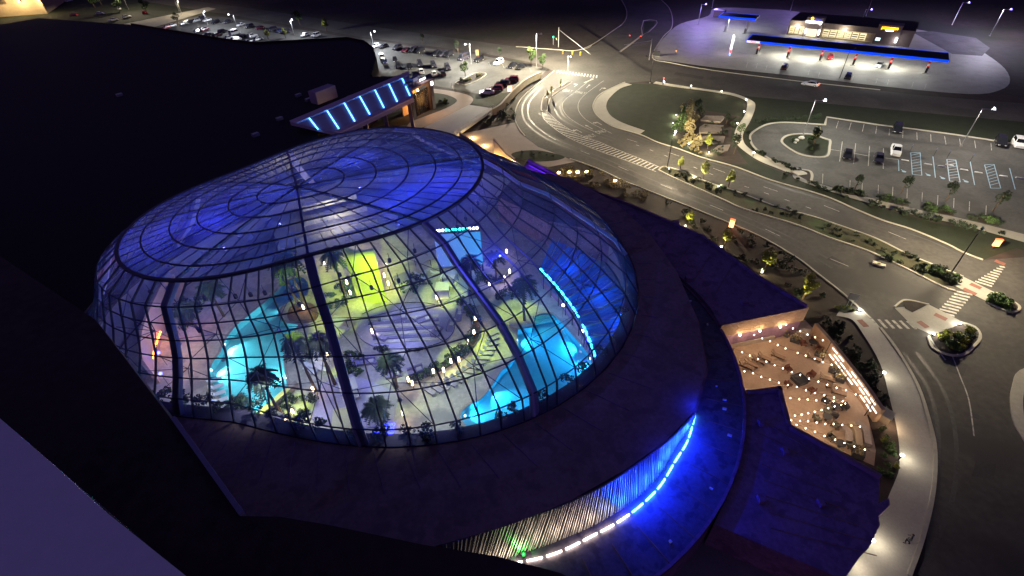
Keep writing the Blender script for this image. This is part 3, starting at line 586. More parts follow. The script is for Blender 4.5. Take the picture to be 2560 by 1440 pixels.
s0, s1 = P(1236, 404), P(1298, 416); dd = (s1 - s0); nn = Vector((-dd.y, dd.x, 0)).normalized() * .5
MB().add([s0, s1, s1 + Vector((0, 0, .4)), s0 + dd * .5 + Vector((0, 0, 2.3)), s0 + Vector((0, 0, 5.6)), s0 + nn, s1 + nn, s1 + nn + Vector((0, 0, .4)), s0 + dd * .5 + nn + Vector((0, 0, 2.3)), s0 + nn + Vector((0, 0, 5.6))],
         [(0,1,2,3,4),(9,8,7,6,5),(0,5,6,1),(1,6,7,2),(2,7,8,3),(3,8,9,4),(4,9,5,0)]).build('wall_body', mat('sail_stucco', (.5, .42, .3), .85, .1, 1), SW)
for u in (.12, .88): q = s0 + dd * u - nn * 1.2; MB().box(q + Vector((0, 0, .12)), (.3, .3, .24)).build('uplight', WARMG, SW); lamp(SW, 'POINT', q + Vector((0, 0, .5)), 330, (1, .66, .24), r=.15)
UW = thing('underpass_wall', P(1200, 345), 'low tan wall lit warm along the entry drive behind the dome', 'wall')
MB().wall([P(1150, 352), P(1205, 392), P(1262, 430), P(1330, 470)], 0, 2.2, .4).build('wall_body', TAN, UW)
for q in [(1165,352),(1195,372),(1225,395)]: p = P(*q) + Vector((1.5, 1.2, .3)); MB().box(p, (.3, .3, .25)).build('uplight', WARMG, UW); lamp(UW, 'POINT', p + Vector((.2, .2, .5)), 260, (1, .62, .22))

# ------------------------------------------------------------------ low annexes round the rotunda
AX = thing('north_annex', P(1600, 600), 'long dark flat-roofed annex between the dome and the boulevard', 'building')
za = 5.2
ar = [P(*p, za) for p in [(1322,402),(1419,454),(1574,513),(1758,593),(1890,690),(2018,768),(1800,812)]]
arc = [(-4 + 31.95 * cos(rad(a)), 44.4 + 31.95 * sin(rad(a))) for a in range(10, 76, 6)]
MB().prism(xy(ar) + arc + [(-2, 84)], 0, za).build('roof', ROOFP, AX)
for a, b in zip(ar[:5], ar[1:6]): MB().wall([a, b], za, za + .45, -.35).build('parapet', ROOFP, AX)
q0, q1 = P(1326, 408, za + .5), P(1400, 446, za + .5); MB().beam(q0 + Vector((-.3, -.3, -.3)), q1 + Vector((-.3, -.3, -.3)), .1, .1).build('light_strip', glow('violet_strip', (.12, .02, 1), .5), AX)
for t in (.1, .5, .95): lamp(AX, 'POINT', q0.lerp(q1, t) + Vector((-2.5, -3.5, 1.2)), 420, (.16, .03, 1))
for q in [(1470,540),(1560,580),(1640,640),(1720,700),(1690,560),(1860,760)]: MB().box(P(*q, za) + Vector((0, 0, .3)), (.8, .8, .6)).build('roof_vent', ROOFP, AX)
SA = thing('south_annex', P(2000, 1200), 'dark blue roofed annex with stepped corner below the lit patio', 'building')
zs_ = 4.3
sr = [P(*p, zs_) for p in [(1866,982),(1950,972),(1975,1068),(2200,1192),(2196,1258),(2222,1245),(2226,1262),(2196,1290),(2200,1312),(2172,1370),(2150,1392),(2110,1450),(1785,1310)]]
arc2 = [(-4 + 31.95 * cos(rad(a)), 44.4 + 31.95 * sin(rad(a))) for a in range(-42, 4, 5)]
MB().prism(xy(sr) + arc2, 0, zs_).build('roof', ROOFP, SA)
for i in (0, 1, 2): MB().wall([sr[i], sr[i + 1]], zs_, zs_ + .5, -.4).build('parapet', ROOFD, SA)
for q in [(1900,1060),(1960,1130),(2050,1260),(1900,1250)]: MB().box(P(*q, zs_) + Vector((0, 0, .25)), (.5, .8, .5)).build('roof_vent', ROOFP, SA)
for k in range(1, 9):
    a0_, b0_ = P(1880 + k * 6, 1000 + k * 40, zs_ + .02), P(2000 + k * 24, 1085 + k * 38, zs_ + .02); MB().beam(a0_, b0_, .08, .06).build('seam', ROOFD, SA)
for k in range(1, 14):
    t = k / 14; q0_ = lerp(ar[0], ar[4], t) + Vector((0, 0, .02)); MB().beam(q0_ + Vector((-.5, -.6, 0)), q0_ + Vector((-5, -6.5, 0)), .08, .06).build('seam', ROOFD, AX)
# hotel wing in front of the camera's floor
HW = thing('hotel_wing', (-30, 12, 0), 'dark near roof of the hotel wing at the lower left corner', 'building')
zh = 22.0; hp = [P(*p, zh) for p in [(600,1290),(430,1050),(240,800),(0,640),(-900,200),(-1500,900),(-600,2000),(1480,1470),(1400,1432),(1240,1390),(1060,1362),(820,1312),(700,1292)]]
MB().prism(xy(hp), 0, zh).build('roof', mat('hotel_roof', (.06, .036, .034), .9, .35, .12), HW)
MB().beam(hp[0] + Vector((.1, .1, .1)), hp[1] + Vector((.1, .1, .1)), .3, .3).build('parapet_rail', mat('blue_lit_trim', (.22, .2, .36), .5, .1, 2), HW)  # edge trim tinted lavender to carry the blue light it catches
HT = thing('sill_stand_in', (-40, 8, 0), 'pale lavender plaster terrace slab at the very bottom left', 'terrace')  # slab added in place of the near window sill
zt = 34.0; tp = [P(*p, zt) for p in [(-20,1030),(0,1046),(120,1150),(250,1268),(465,1440),(900,1800),(-1500,1800),(-1500,700)]]
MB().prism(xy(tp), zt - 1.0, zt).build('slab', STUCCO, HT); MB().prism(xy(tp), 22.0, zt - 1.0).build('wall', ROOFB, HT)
# ------------------------------------------------------------------ the glass dome
GD = thing('glass_dome', (DC[0], DC[1], 7.0), 'great glass dome glowing blue with pools inside', 'dome')
PANE = glass('dome_glass', (0.86, 0.88, 0.97), gloss=0.05, haze=0.125, hazecol=(.45, .48, .92), streak=.06)
CAPG = glass('cap_glass', (0.55, 0.6, 0.88), gloss=0.05, haze=0.27, hazecol=(.24, .34, .95), rough=.15, streak=0.14)
RIBS = [-24.1 + 45.9 * i for i in range(-3, 5)]            # eight main ribs
TH = []
for i in range(8):
    a0 = RIBS[i]; a1 = RIBS[i + 1] if i < 7 else RIBS[0] + 360
    ds = [0, .19, .31, .435, .545, .655, .755, .87] if abs(a0 + 70) < 3 else [0, .1, .2, .3, .4, .5, .59, .69, .79, .89]
    for j, t_ in enumerate(ds): TH.append((a0 + (a1 - a0) * t_, j == 0))
TH = [((a + 180) % 360 - 180, r_) for a, r_ in TH]; NT = len(TH)
V = [[lat(k, a) for a, _ in TH] for k in range(8)]
CT = [0.0, .238, .405, .58, .73, .88]
APEX = Vector((DC[0], DC[1], 21.0))
def capv(i, j):
    b = V[0][j]; t = CT[i]; q = APEX.lerp(b, t); q.z = 21.0 - 1.5 * t ** 1.7; return q
CV = [[capv(i, j) for j in range(NT)] for i in range(6)] + [V[0]]
front = []; rest_low = MB(); rest_cap = MB()
def quad(rows, k, j, dz=0.0):
    a, b, c, d = rows[k][j], rows[k][(j + 1) % NT], rows[k + 1][(j + 1) % NT], rows[k + 1][j]
    m = (a + b + c + d) / 4; return [p + (m - p) * .012 for p in (a, b, c, d)]
npane = 0
for k in range(7):
    for j in range(NT):
        q = quad(V, k, j); a = TH[j][0]
        if -152 < a < 12 and npane < 262: MB().add(q, [(3, 2, 1, 0)]).build('pane', PANE, GD); npane += 1
        else: rest_low.add(q, [(3, 2, 1, 0)])
tag(rest_low.build('pane_field', PANE, GD), kind='stuff')
for i in range(1, 6):
    for j in range(NT):
        q = quad(CV, i, j); a = TH[j][0]
        if i >= 4 and -150 < a < 15 and npane < 296: MB().add(q, [(3, 2, 1, 0)]).build('pane', CAPG, GD); npane += 1
        else: rest_cap.add(q, [(3, 2, 1, 0)])
for j in range(NT): rest_cap.add([APEX, CV[1][j], CV[1][(j + 1) % NT]], [(0, 1, 2)])
tag(rest_cap.build('pane_field', CAPG, GD), kind='stuff')
up = Vector((0, 0, 1))
for j in range(NT):
    a, rib = TH[j]; rdir = Vector((cos(rad(a)), sin(rad(a)), .6)).normalized()
    low = [V[k][j] for k in range(8)]; capl = [CV[i][j] for i in range(1 if j % 4 == 0 else 2 if j % 2 == 0 else 4, 7)]
    if rib:
        pts = [p - rdir * .35 for p in low]; MB().bar(pts, 1.05, .5, rdir).build('main_rib', RIBM, GD)
        pts = [APEX] + [CV[i][j] for i in range(1, 7)]; MB().bar([p - up * .2 for p in pts], .3, .3, up).build('cap_rib', STEEL, GD)
    else:
        MB().bar([p + rdir * .03 for p in low], .13, .2, rdir).build('mullion', STEEL, GD)
        MB().bar([p + up * .03 for p in capl], .08, .1, up).build('cap_mullion', STEELC, GD)
for k in range(0, 8):
    w_ = .42 if k == 0 else .11
    MB().bar([p + Vector((0, 0, .02)) for p in V[k]] + [V[k][0]], w_, .3 if k == 0 else .13).build('ring_beam', STEEL, GD)
for i in range(1, 6):
    MB().bar([p + up * .05 for p in CV[i]] + [CV[i][0]], .17, .15).build('cap_ring', STEEL, GD)
# star braces of the space frame under the glass
cen = Vector((DC[0], DC[1], 4))
for k in (1, 3, 5):
    for j in range(NT):
        if j % 4 == (2 if k != 3 else 0) and -140 < TH[j][0] < 10:
            p = V[k][j]; inn = (Vector((DC[0], DC[1], 6)) - p).normalized(); hub = p + inn * 1.7; m = MB()
            for kk, jj in ((k-1, j-1), (k-1, j+1), (k+1, j-1), (k+1, j+1), (k, j)): m.tube([hub, V[kk][jj % NT] + inn * .1], .05, 4)
            for jj in (-2, 2): m.tube([hub, V[k][(j + jj) % NT] + inn * .3], .045, 4)
            m.build('brace', STEEL, GD)

# ------------------------------------------------------------------ inside: floor and pools
POOL_L = smooth(PP([(748,690),(712,706),(655,760),(590,812),(557,857),(548,882),(530,905),(520,945),(560,1010),(600,1050),(640,1042),(700,992),(722,965),(712,905),(722,850),(750,812),(716,806),(698,790),(706,768),(738,752),(772,738),(772,705)]), 2, True)
POOL_R = smooth(PP([(1292,822),(1330,818),(1330,792),(1380,782),(1430,834),(1478,890),(1490,935),(1450,1000),(1350,1062),(1200,1085),(1148,1045),(1165,1015),(1195,1000),(1222,972),(1250,928),(1275,905),(1291,870)]), 2, True)
TOPD = [(-45, 60)]
fl = scaled(OUTL, -.25)
struct('dome_floor', MB().flat(fl, 0.0, [POOL_L, POOL_R]), CREAM)
TILE = mat('pool_tile', (.36, .62, .66), .4, .1, 2)
def water(name, tint, rough):
    m = bpy.data.materials.new(name); m.use_nodes = True; t = m.node_tree; t.nodes.remove(t.nodes['Principled BSDF'])
    tr = t.nodes.new('ShaderNodeBsdfTransparent'); tr.inputs[0].default_value = (*tint, 1); gl = t.nodes.new('ShaderNodeBsdfGlossy'); gl.inputs['Roughness'].default_value = rough
    n = t.nodes.new('ShaderNodeTexNoise'); n.inputs['Scale'].default_value = 1.6; bp = t.nodes.new('ShaderNodeBump'); bp.inputs['Strength'].default_value = .25; bp.inputs['Distance'].default_value = .1
    t.links.new(n.outputs['Fac'], bp.inputs['Height']); t.links.new(bp.outputs[0], gl.inputs['Normal']); fr = t.nodes.new('ShaderNodeFresnel'); fr.inputs[0].default_value = 1.33
    mx = t.nodes.new('ShaderNodeMixShader'); t.links.new(fr.outputs[0], mx.inputs[0]); t.links.new(tr.outputs[0], mx.inputs[1]); t.links.new(gl.outputs[0], mx.inputs[2]); t.links.new(mx.outputs[0], t.nodes['Material Output'].inputs[0]); return m
def pool(poly, label, tint, spots, col, pw, nm):
    o = thing('swimming_pool', poly[0], label, 'pool')
    b = MB().flat(poly, -1.25); n = len(poly)
    b.add([Vector((p.x, p.y, -1.25)) for p in poly] + [Vector((p.x, p.y, -.02)) for p in poly], [(i, (i + 1) % n, n + (i + 1) % n, n + i) for i in range(n)]); b.build('basin', TILE, o)
    MB().flat(poly, -.12).build('water', water(nm, tint, .04), o)
    MB().bar([p + Vector((0, 0, .05)) for p in poly] + [poly[0] + Vector((0, 0, .05))], .35, .12).build('coping', CONC, o)
    for q in spots:
        p = P(*q[0], -.45); t_ = P(*q[1], -1.2); p += (t_ - p).normalized() * .35; MB().lathe(p - (t_ - p).normalized() * .2, [(.1, -.08), (.1, .08)], 8).build('pool_light', COOLG, o); lamp(o, 'SPOT', p, pw * (q[2] if len(q) > 2 else 1), col, t_, 120, .8)
    return o
pool(POOL_L, 'teal lit swimming pool on the left under the dome', (.62, .95, .95), [((575,832),(680,850),1.3),((526,925),(640,930),1.3),((612,1046),(650,960)),((718,945),(600,930)),((650,765),(720,740)),((740,755),(650,830)),((560,860),(660,900))], (.28, .95, 1), 800, 'pool_water_teal')
pool(POOL_R, 'deep blue lit swimming pool on the right under the dome', (.42, .85, 1), [((1455,862),(1340,880),1.5),((1224,970),(1300,1030),1.5),((1290,850),(1400,860)),((1478,895),(1380,960)),((1345,1062),(1320,960)),((1160,1040),(1270,1010)),((1385,786),(1390,870))], (.04, .55, 1), 750, 'pool_water_blue')
# pool steps
for t in range(4):
    MB().bar([P(1333 + t * 1, 795 + t * 5, -.25 - .12 * t), P(1381 + t * 4, 785 + t * 5, -.25 - .12 * t)], .35, .2).build('pool_step', TILE, None)
for o in [o for o in bpy.data.objects if o.name.startswith('pool_step')]: o.parent = bpy.data.objects['swimming_pool.001']; o.location = -bpy.data.objects['swimming_pool.001'].location

# ------------------------------------------------------------------ inside: platform, planters, walls, screen, bars
def poly_thing(name, px, z0, z1, m, label, cat, part='body', sm=3):
    pts = PP(px); pts = smooth(pts, sm, True) if sm else pts
    o = thing(name, pts[0], label, cat); MB().prism(xy(pts), z0, z1).build(part, m, o); return o
LOUNGE = mat('lounge_floor', (.3, .29, .4), .8, .15, .6); STEPM = mat('step_dark', (.15, .14, .24), .8, .15, .8)
lp = poly_thing('sunken_lounge', [(893,835),(905,795),(955,770),(1040,762),(1102,774),(1132,808),(1128,845),(1082,868),(1000,874),(930,866)], .004, .3, LOUNGE, 'oval striped lounge platform in the middle of the dome floor', 'platform')
for i in range(7):
    y = 795 + i * 9.5; a, b = P(918 + i * 3, y + 4, .36 + .0), P(1096 + i * 1, y - 6, .36)
    MB().bar([a, b], .55, .12).build('step', STEPM if i % 2 else CREAM, lp)
MB().bar(smooth(PP([(1000,872),(1060,868),(1120,846),(1136,810),(1110,770),(1046,756),(960,764),(905,785)], .9), 4), .08, .08).build('rail', DARKM, lp)
poly_thing('planter_island', [(722,800),(728,776),(750,764),(780,766),(795,780),(790,800),(765,808),(740,806)], .004, .7, WOOD, 'round brown planter island at the edge of the teal pool', 'planter')
poly_thing('palm_planter', [(1272,812),(1290,800),(1322,796),(1334,803),(1330,814),(1300,822),(1280,822)], .004, .6, STONE, 'stone rimmed palm planter jutting into the blue pool', 'planter')
poly_thing('planter_wall', [(640,1046),(742,960),(748,966),(650,1054)], .004, .8, STONE, 'long grey planter wall along the teal pool', 'planter wall', sm=0)
ap = [(1160,752),(1180,775),(1196,800),(1200,835),(1190,860),(1165,892),(1140,912),(1112,929),(1062,952),(1020,964)]
ai = [(1145,760),(1162,780),(1178,805),(1182,832),(1172,855),(1150,880),(1126,898),(1100,914),(1055,936),(1015,948)]
pa = thing('planting_arc', P(1160, 752), 'curved planting strip wrapped round the lounge', 'planter'); MB().prism(xy(smooth(PP(ap), 3) + smooth(PP(ai), 3)[::-1]), .004, .45).build('kerb_wall', STONE, pa); MB().flat(smooth(PP(ap), 3) + smooth(PP(ai), 3)[::-1], .46).build('soil', SOIL, pa)
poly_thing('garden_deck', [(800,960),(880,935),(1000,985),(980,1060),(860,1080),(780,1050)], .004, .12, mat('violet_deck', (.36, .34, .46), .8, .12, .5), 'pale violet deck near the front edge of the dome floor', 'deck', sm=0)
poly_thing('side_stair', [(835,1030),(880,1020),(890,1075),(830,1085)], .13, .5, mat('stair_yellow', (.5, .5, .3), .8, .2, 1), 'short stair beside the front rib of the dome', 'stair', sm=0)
# curved feature wall in yellow green light, part of it put in the plaster colour
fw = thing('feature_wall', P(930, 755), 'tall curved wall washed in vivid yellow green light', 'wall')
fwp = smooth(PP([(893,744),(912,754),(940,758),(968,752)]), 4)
MB().wall(fwp, 0, 10.2, .5).build('wall_body', mat('lime_light_plaster', (.42, .46, .1), .85, .15, .7), fw)
# back terraces with warm lit panels
bt = thing('terrace_block', P(870, 600), 'stepped cream balcony block at the back of the dome', 'balcony')
b0 = P(870, 640); bu = (P(935, 622) - P(815, 655)).normalized(); ba = math.atan2(bu.y, bu.x); bn = Vector((-bu.y, bu.x, 0))
MB().box(b0 + bn * 9 + Vector((0, 0, 2)), (22, 10, 4), ba).build('wall', mat('terrace_wall', (.25, .24, .26), .8, .15, 1), bt)
for k, (dz, dy) in enumerate([(3.4, 3.6), (5.0, 6.5), (6.4, 9.5)]):
    MB().box(b0 + bn * dy + Vector((0, 0, dz)), (14 - k * 2, .3, 1.0), ba).build('balustrade', CREAM, bt)
    lamp(bt, 'POINT', b0 + bn * (dy - 2) + Vector((0, 0, dz + 1.6)), 330, (1, .85, .5), r=.3)
# stage screen with its light bar
sc = thing('stage_screen', P(1150, 662), 'big glowing blue screen with a bar of teal stage lights above', 'screen')
s0_, s1_ = P(1097, 668, 1.6), P(1208, 660, 1.6); su = (s1_ - s0_); sh = 6.6
MB().add([s0_, s1_, s1_ + up * sh, s0_ + up * sh], [(0, 1, 2, 3)]).build('display', None or glow('screen_glow', (.10, .36, 1), .3), sc)
g2 = MATS['screen_glow'].node_tree; tc = g2.nodes.new('ShaderNodeTexCoord'); gr = g2.nodes.new('ShaderNodeTexGradient'); mp = g2.nodes.new('ShaderNodeMapping'); mp.inputs['Scale'].default_value = (.08, .02, .02); mp.inputs['Location'].default_value = (.3, 0, 0); cr = g2.nodes.new('ShaderNodeValToRGB')
cr.color_ramp.elements[0].color = (.16, .26, .85, 1); cr.color_ramp.elements[1].color = (.0, .5, 1, 1)
g2.links.new(tc.outputs['Object'], mp.inputs[0]); g2.links.new(mp.outputs[0], gr.inputs[0]); g2.links.new(gr.outputs[0], cr.inputs[0]); g2.links.new(cr.outputs[0], g2.nodes['Emission'].inputs[0])
bkn = Vector((su.y, -su.x, 0)).normalized() * -.25
MB().beam(s0_ + up * (sh / 2) + bkn, s1_ + up * (sh / 2) + bkn, .3, sh + .3).build('frame', DARKM, sc)
for t in (0.02, .98): MB().box(s0_.lerp(s1_, t) + bkn + Vector((0, 0, -.8)), (.3, .3, 1.7)).build('post', DARKM, sc)
MB().beam(s0_ + up * (sh + .35), s1_ + up * (sh + .35), .4, .25).build('light_bar', DARKM, sc)
TEALG = glow('teal_lamp', (.02, .95, .75), 7, False)
for i in range(13): MB().lathe(s0_.lerp(s1_, .06 + i * .073) + up * (sh + .7), [(.05, -.15), (.2, -.05), (.2, .12), (.05, .2)], 8).build('stage_lamp', TEALG if 2 < i < 10 else COOLG, sc)
lamp(sc, 'POINT', s0_.lerp(s1_, .5) - bkn * 8 + up * 4, 160, (.1, .4, 1), r=.6)
# poolside bar on the right
pb = thing('poolside_bar', P(1420, 790), 'long curved poolside bar with cyan light strip and blue canopy', 'bar')
zf = 3.4
fr_ = smooth([P(*p, zf) for p in [(1350,672),(1400,727),(1440,782),(1464,828),(1484,880),(1490,905)]], 5)
bk_ = smooth([P(*p, zf + 1.8) for p in [(1380,600),(1470,640),(1540,710),(1575,780),(1578,850),(1550,905)]], 5)
NSL = 30; BCAN = [mat('blue_canopy_a', (.05, .22, .55), .6, .15, .4), mat('blue_canopy_b', (.03, .14, .45), .6, .15, .4), mat('blue_canopy_c', (.1, .12, .4), .5, .15, .4)]
for i in range(NSL):
    s0, s1 = i / NSL, (i + .8) / NSL; a, b = along(fr_, plen(fr_) * s0)[0], along(fr_, plen(fr_) * s1)[0]; c, e_ = along(bk_, plen(bk_) * s1)[0], along(bk_, plen(bk_) * s0)[0]
    h_ = up * .12 * (i % 3); MB().add([a + h_, b + h_, c + h_, e_ + h_, a + h_ - up * .15, b + h_ - up * .15, c + h_ - up * .15, e_ + h_ - up * .15], [(0,1,2,3),(7,6,5,4),(0,4,5,1),(1,5,6,2),(2,6,7,3),(3,7,4,0)]).build('canopy_slat', BCAN[(i * 7) % 3], pb)
for i in range(9):
    a, b = along(fr_, plen(fr_) * (i + .5) / 9)[0], along(bk_, plen(bk_) * (i + .5) / 9)[0]; MB().tube([Vector((a.x, a.y, 0)), a], .07, 6).build('post', DARKM, pb); MB().tube([a.lerp(b, .05) + up * 1.5, a.lerp(b, .5) + up * .6, a.lerp(b, .95) + up * 1.4], .05, 5).build('strut', GREYM, pb)
CYAN = glow('cyan_strip', (.02, .62, 1), 9)
Lf = plen(fr_)
for i in range(16):
    if i == 10: continue
    a, _ = along(fr_, Lf * (i + .1) / 16.5); b, _ = along(fr_, Lf * (i + .8) / 16.5); MB().beam(a + up * .1, b + up * .1, .2, .16).build('light_strip', CYAN, pb)
cf = [p - up * (zf - .55) for p in offset(fr_, .6)]; MB().bar(cf, .6, 1.1).build('counter', mat('bar_front', (.3, .22, .35), .7, .2, 1), pb)
for i in range(9):
    q, t = along(cf, plen(cf) * (i + .5) / 9); qq = q + Vector((-t.y, t.x, 0)) * 1.0; m = MB(); m.lathe((qq.x, qq.y, 0), [(.22, .0), (.05, .04), (.05, .7), (.2, .74), (.2, .8)], 8); m.build('stool', DARKM, pb)
for t in (.2, .5, .8): q, _ = along(fr_, Lf * t); lamp(pb, 'POINT', q + Vector((1.2 + 4 * t, .4 + 2 * (1 - t), 2.9)), 130, (.02, .2, 1)); lamp(pb, 'POINT', q - Vector((1.6, .6, 1.2)), 26, (.7, .35, .9), r=.3)
# warm bar on the left
lb = thing('left_bar', P(395, 900), 'curved bar wall on the far left glowing orange inside the dome', 'bar')
lw = smooth(PP([(470,690),(430,770),(398,850),(385,910),(392,960)]), 5)
MB().wall(lw, 0, 4.6, .4).build('wall', mat('salmon_wall', (.5, .32, .27), .8, .12, .8), lb)
OR = glow('orange_strip', (1, .3, .03), 6, False); lw2 = smooth([P(*p, 1.2) for p in [(402,828),(386,872),(380,905),(380,940)]], 4)
for i in range(9): a, _ = along(lw2, plen(lw2) * (i + .1) / 9); b, _ = along(lw2, plen(lw2) * (i + .75) / 9); MB().beam(a, b, .16, .2).build('light_strip', OR if i < 8 else glow('violet_bit', (.6, .3, 1), 5, False), lb)
for q in [(440,800),(420,850),(405,905)]: lamp(lb, 'POINT', P(*q, 2.6) + Vector((2, 0, 0)), 60, (1, .5, .32), r=.3)
# blue globe lamps
for (x, y, z) in [(507,719,3),(452,775,3),(428,803,3),(396,882,2.6),(401,934,2.6),(1456,828,2),(1408,763,2.4),(1467,852,2)]:
    q = P(x, y, z); o = thing('globe_lamp', (q.x, q.y, 0), 'small blue globe lamp on a post beside a bar under the dome', 'lamp', 'blue globe lamps under the dome')
    MB().tube([Vector((q.x, q.y, 0)), q - up * .1], .03, 5).build('post', DARKM, o); MB().lathe(q, [(.05, -.2), (.2, -.1), (.22, .05), (.1, .2)], 8).build('globe', BLUEG if x < 1400 or x > 1460 else COOLG, o); lamp(o, 'POINT', q + Vector((.3, -.3, .3)), 22, (.05, .08, 1))
bs = thing('step_light', P(965, 1080), 'blue glowing step edges at the front of the dome floor', 'step light')
for k, (x0, x1, y) in enumerate([(958,986,1062),(962,984,1071),(966,982,1084),(936,948,1080),(934,950,1092)]): MB().bar([P(x0, y, .3 + .1 * k), P(x1, y - 1, .3 + .1 * k)], .3, .1).build('edge_strip', glow('step_blue', (.03, .04, 1), 4, False), bs)
# loungers
def lounger_proto(frame, cush):
    o = thing('sun_lounger', (0, 0, 0)); MB().box((.45, 0, .36), (1.3, .62, .1)).build('seat', cush, o, local=True)
    MB().beam((-.2, 0, .38), (-.75, 0, .85), .62, .1).build('backrest', cush, o, local=True)
    for x in (-.5, .95):
        for y in (-.27, .27): MB().box((x, y, .16), (.05, .05, .31)).build('leg', frame, o, local=True)
    for y in (-.32, .32): MB().beam((-.7, y, .3), (1.1, y, .3), .05, .06).build('side_rail', frame, o, local=True)
    return o
def drop(o): 
    for c in list(o.children): drop(c)
    bpy.data.objects.remove(o)
LD = lounger_proto(DARKM, mat('lounger_grey', (.34, .33, .36), .8, .1, 3)); LW = lounger_proto(WHITEP, mat('lounger_white', (.68, .7, .72), .7, .05, 3))
arc_ = smooth(PP([(1228,838),(1228,862),(1212,888),(1190,912),(1160,938),(1128,958),(1092,972),(1058,984)]), 4)
for i in range(15):
    q, t = along(arc_, plen(arc_) * (i + .2) / 15); o = copy_tree(LD); o.location = (q.x, q.y, .004); o.rotation_euler.z = math.atan2(t.y, t.x) + pi / 2 + .5
    tag(o, 'grey sun lounger in the curved row beside the blue pool', 'lounger', 'grey loungers in the curved row by the blue pool')
for i, (x, y) in enumerate([(783,868),(787,882),(792,896),(797,910),(803,924),(775,930),(770,915)]):
    o = copy_tree(LW); o.location = P(x, y, .004); o.rotation_euler.z = -.4; tag(o, 'white sun lounger beside the first front rib of the dome', 'lounger', 'white loungers near the first front rib')
for i, (x, y) in enumerate([(536,955),(540,972),(544,989),(550,1006),(556,1022)]):
    o = copy_tree(LW); o.location = P(x, y, .004); o.rotation_euler.z = .5; tag(o, 'white sun lounger on the left deck of the teal pool', 'lounger', 'white loungers left of the teal pool')
for i, (x, y) in enumerate([(1088,685),(1105,698),(1065,700),(1110,715),(1050,690),(1082,668)]):
    o = copy_tree(LW); o.location = P(x, y, .004); o.rotation_euler.z = random.uniform(0, 3); tag(o, 'pale sun lounger on the green lit deck below the screen', 'lounger', 'loungers below the blue screen')
drop(LD); drop(LW)
# sofas and shaded daybeds on the deck
SOFA = mat('violet_sofa', (.2, .18, .3), .8, .15, 3); CUSH = mat('pale_cushion', (.5, .5, .46), .8, .1, 3)
for i, (x, y, a_s) in enumerate([(1000,797,.2),(1062,802,.4),(1092,832,1.2),(952,846,2.6),(1148,792,1.5),(1166,772,1.4),(958,916,.3),(920,908,.1),(1128,820,1.4),(890,905,2.0),(1040,930,.4),(985,940,.2)]):
    q = P(x, y, .31 if i < 4 else .004); o = thing('sofa', q, 'violet grey sofa on the dome deck, ' + ['upper left on the lounge', 'upper right on the lounge', 'right end of the lounge', 'left end of the lounge', 'between lounge and planting arc, upper', 'highest beside the planting arc', 'below the lounge, middle', 'below the lounge, left', 'between lounge and planting arc, lower', 'beside the first front rib', 'nearest the row of grey loungers', 'beside the violet palm'][i], 'sofa'); c_, s_ = cos(a_s), sin(a_s)
    MB().box(q + Vector((0, 0, .22)), (2.2, .9, .4), a_s).build('seat', SOFA, o); MB().box(q + Vector((-s_ * .42, c_ * .42, .55)), (2.2, .22, .5), a_s).build('backrest', SOFA, o); MB().box(q + Vector((c_ * .5, s_ * .5, .47)), (.7, .6, .12), a_s).build('cushion', CUSH, o)
for i, (x, y) in enumerate([(1090,662),(1128,712),(1060,672),(1190,760),(850,830),(1010,720),(1110,742),(700,1075),(880,990)]):
    q = P(x, y, .004); o = thing('daybed', q, 'square shaded daybed under the dome, ' + ['left of the screen foot', 'below the screen', 'farther left of the screen', 'above the planting arc', 'beside the first front rib', 'behind the lounge rim', 'between screen and lounge', 'at the front left corner', 'in front of the lounge'][i], 'daybed'); r_ = .3 + i
    MB().box(q + Vector((0, 0, .25)), (2.0, 2.0, .4), r_).build('mattress', CUSH, o)
    for sx in (-1, 1):
        for sy in (-1, 1): MB().box(q + Vector((cos(r_) * sx * .95 - sin(r_) * sy * .95, sin(r_) * sx * .95 + cos(r_) * sy * .95, 1.1)), (.08, .08, 2.2)).build('post', DARKM, o)
    MB().box(q + Vector((0, 0, 2.22)), (2.2, 2.2, .08), r_).build('canopy', [CUSH, SOFA][i % 2], o)
# lanterns among the planting
LANT = thing('lantern', (0, 0, 0)); MB().tube([Vector((0, 0, 0)), Vector((0, 0, 1.0))], .04, 5).build('post', DARKM, LANT, local=True); MB().lathe((0, 0, 1.0), [(.05, 0), (.13, .08), (.13, .8), (.05, .9)], 8).build('glass_body', WARMG, LANT, local=True)
LP_ = [(1190,812),(1187,848),(1172,872),(1150,916),(1130,920),(1112,942),(1087,945),(1025,966),(1035,975),(830,800),(881,748),(896,738),(872,722),(815,672),(935,655),(946,675),(970,680),(965,705),(975,725),(1267,645),(1275,695),(1262,712),(1225,725),(825,905),(790,990),(720,1062),(740,1046),(1012,1050),(765,785),(1228,660),(1095,760),(935,845)]
for i, q in enumerate(LP_):
    o = copy_tree(LANT); o.location = P(*q, .0); tag(o, 'slim warm glowing lantern among the plants under the dome', 'lantern', 'warm lanterns under the dome')
    if i % 3 == 0: lamp(o, 'POINT', o.location + Vector((.2, -.3, 1.2)), 14, (1, .6, .28))
drop(LANT)
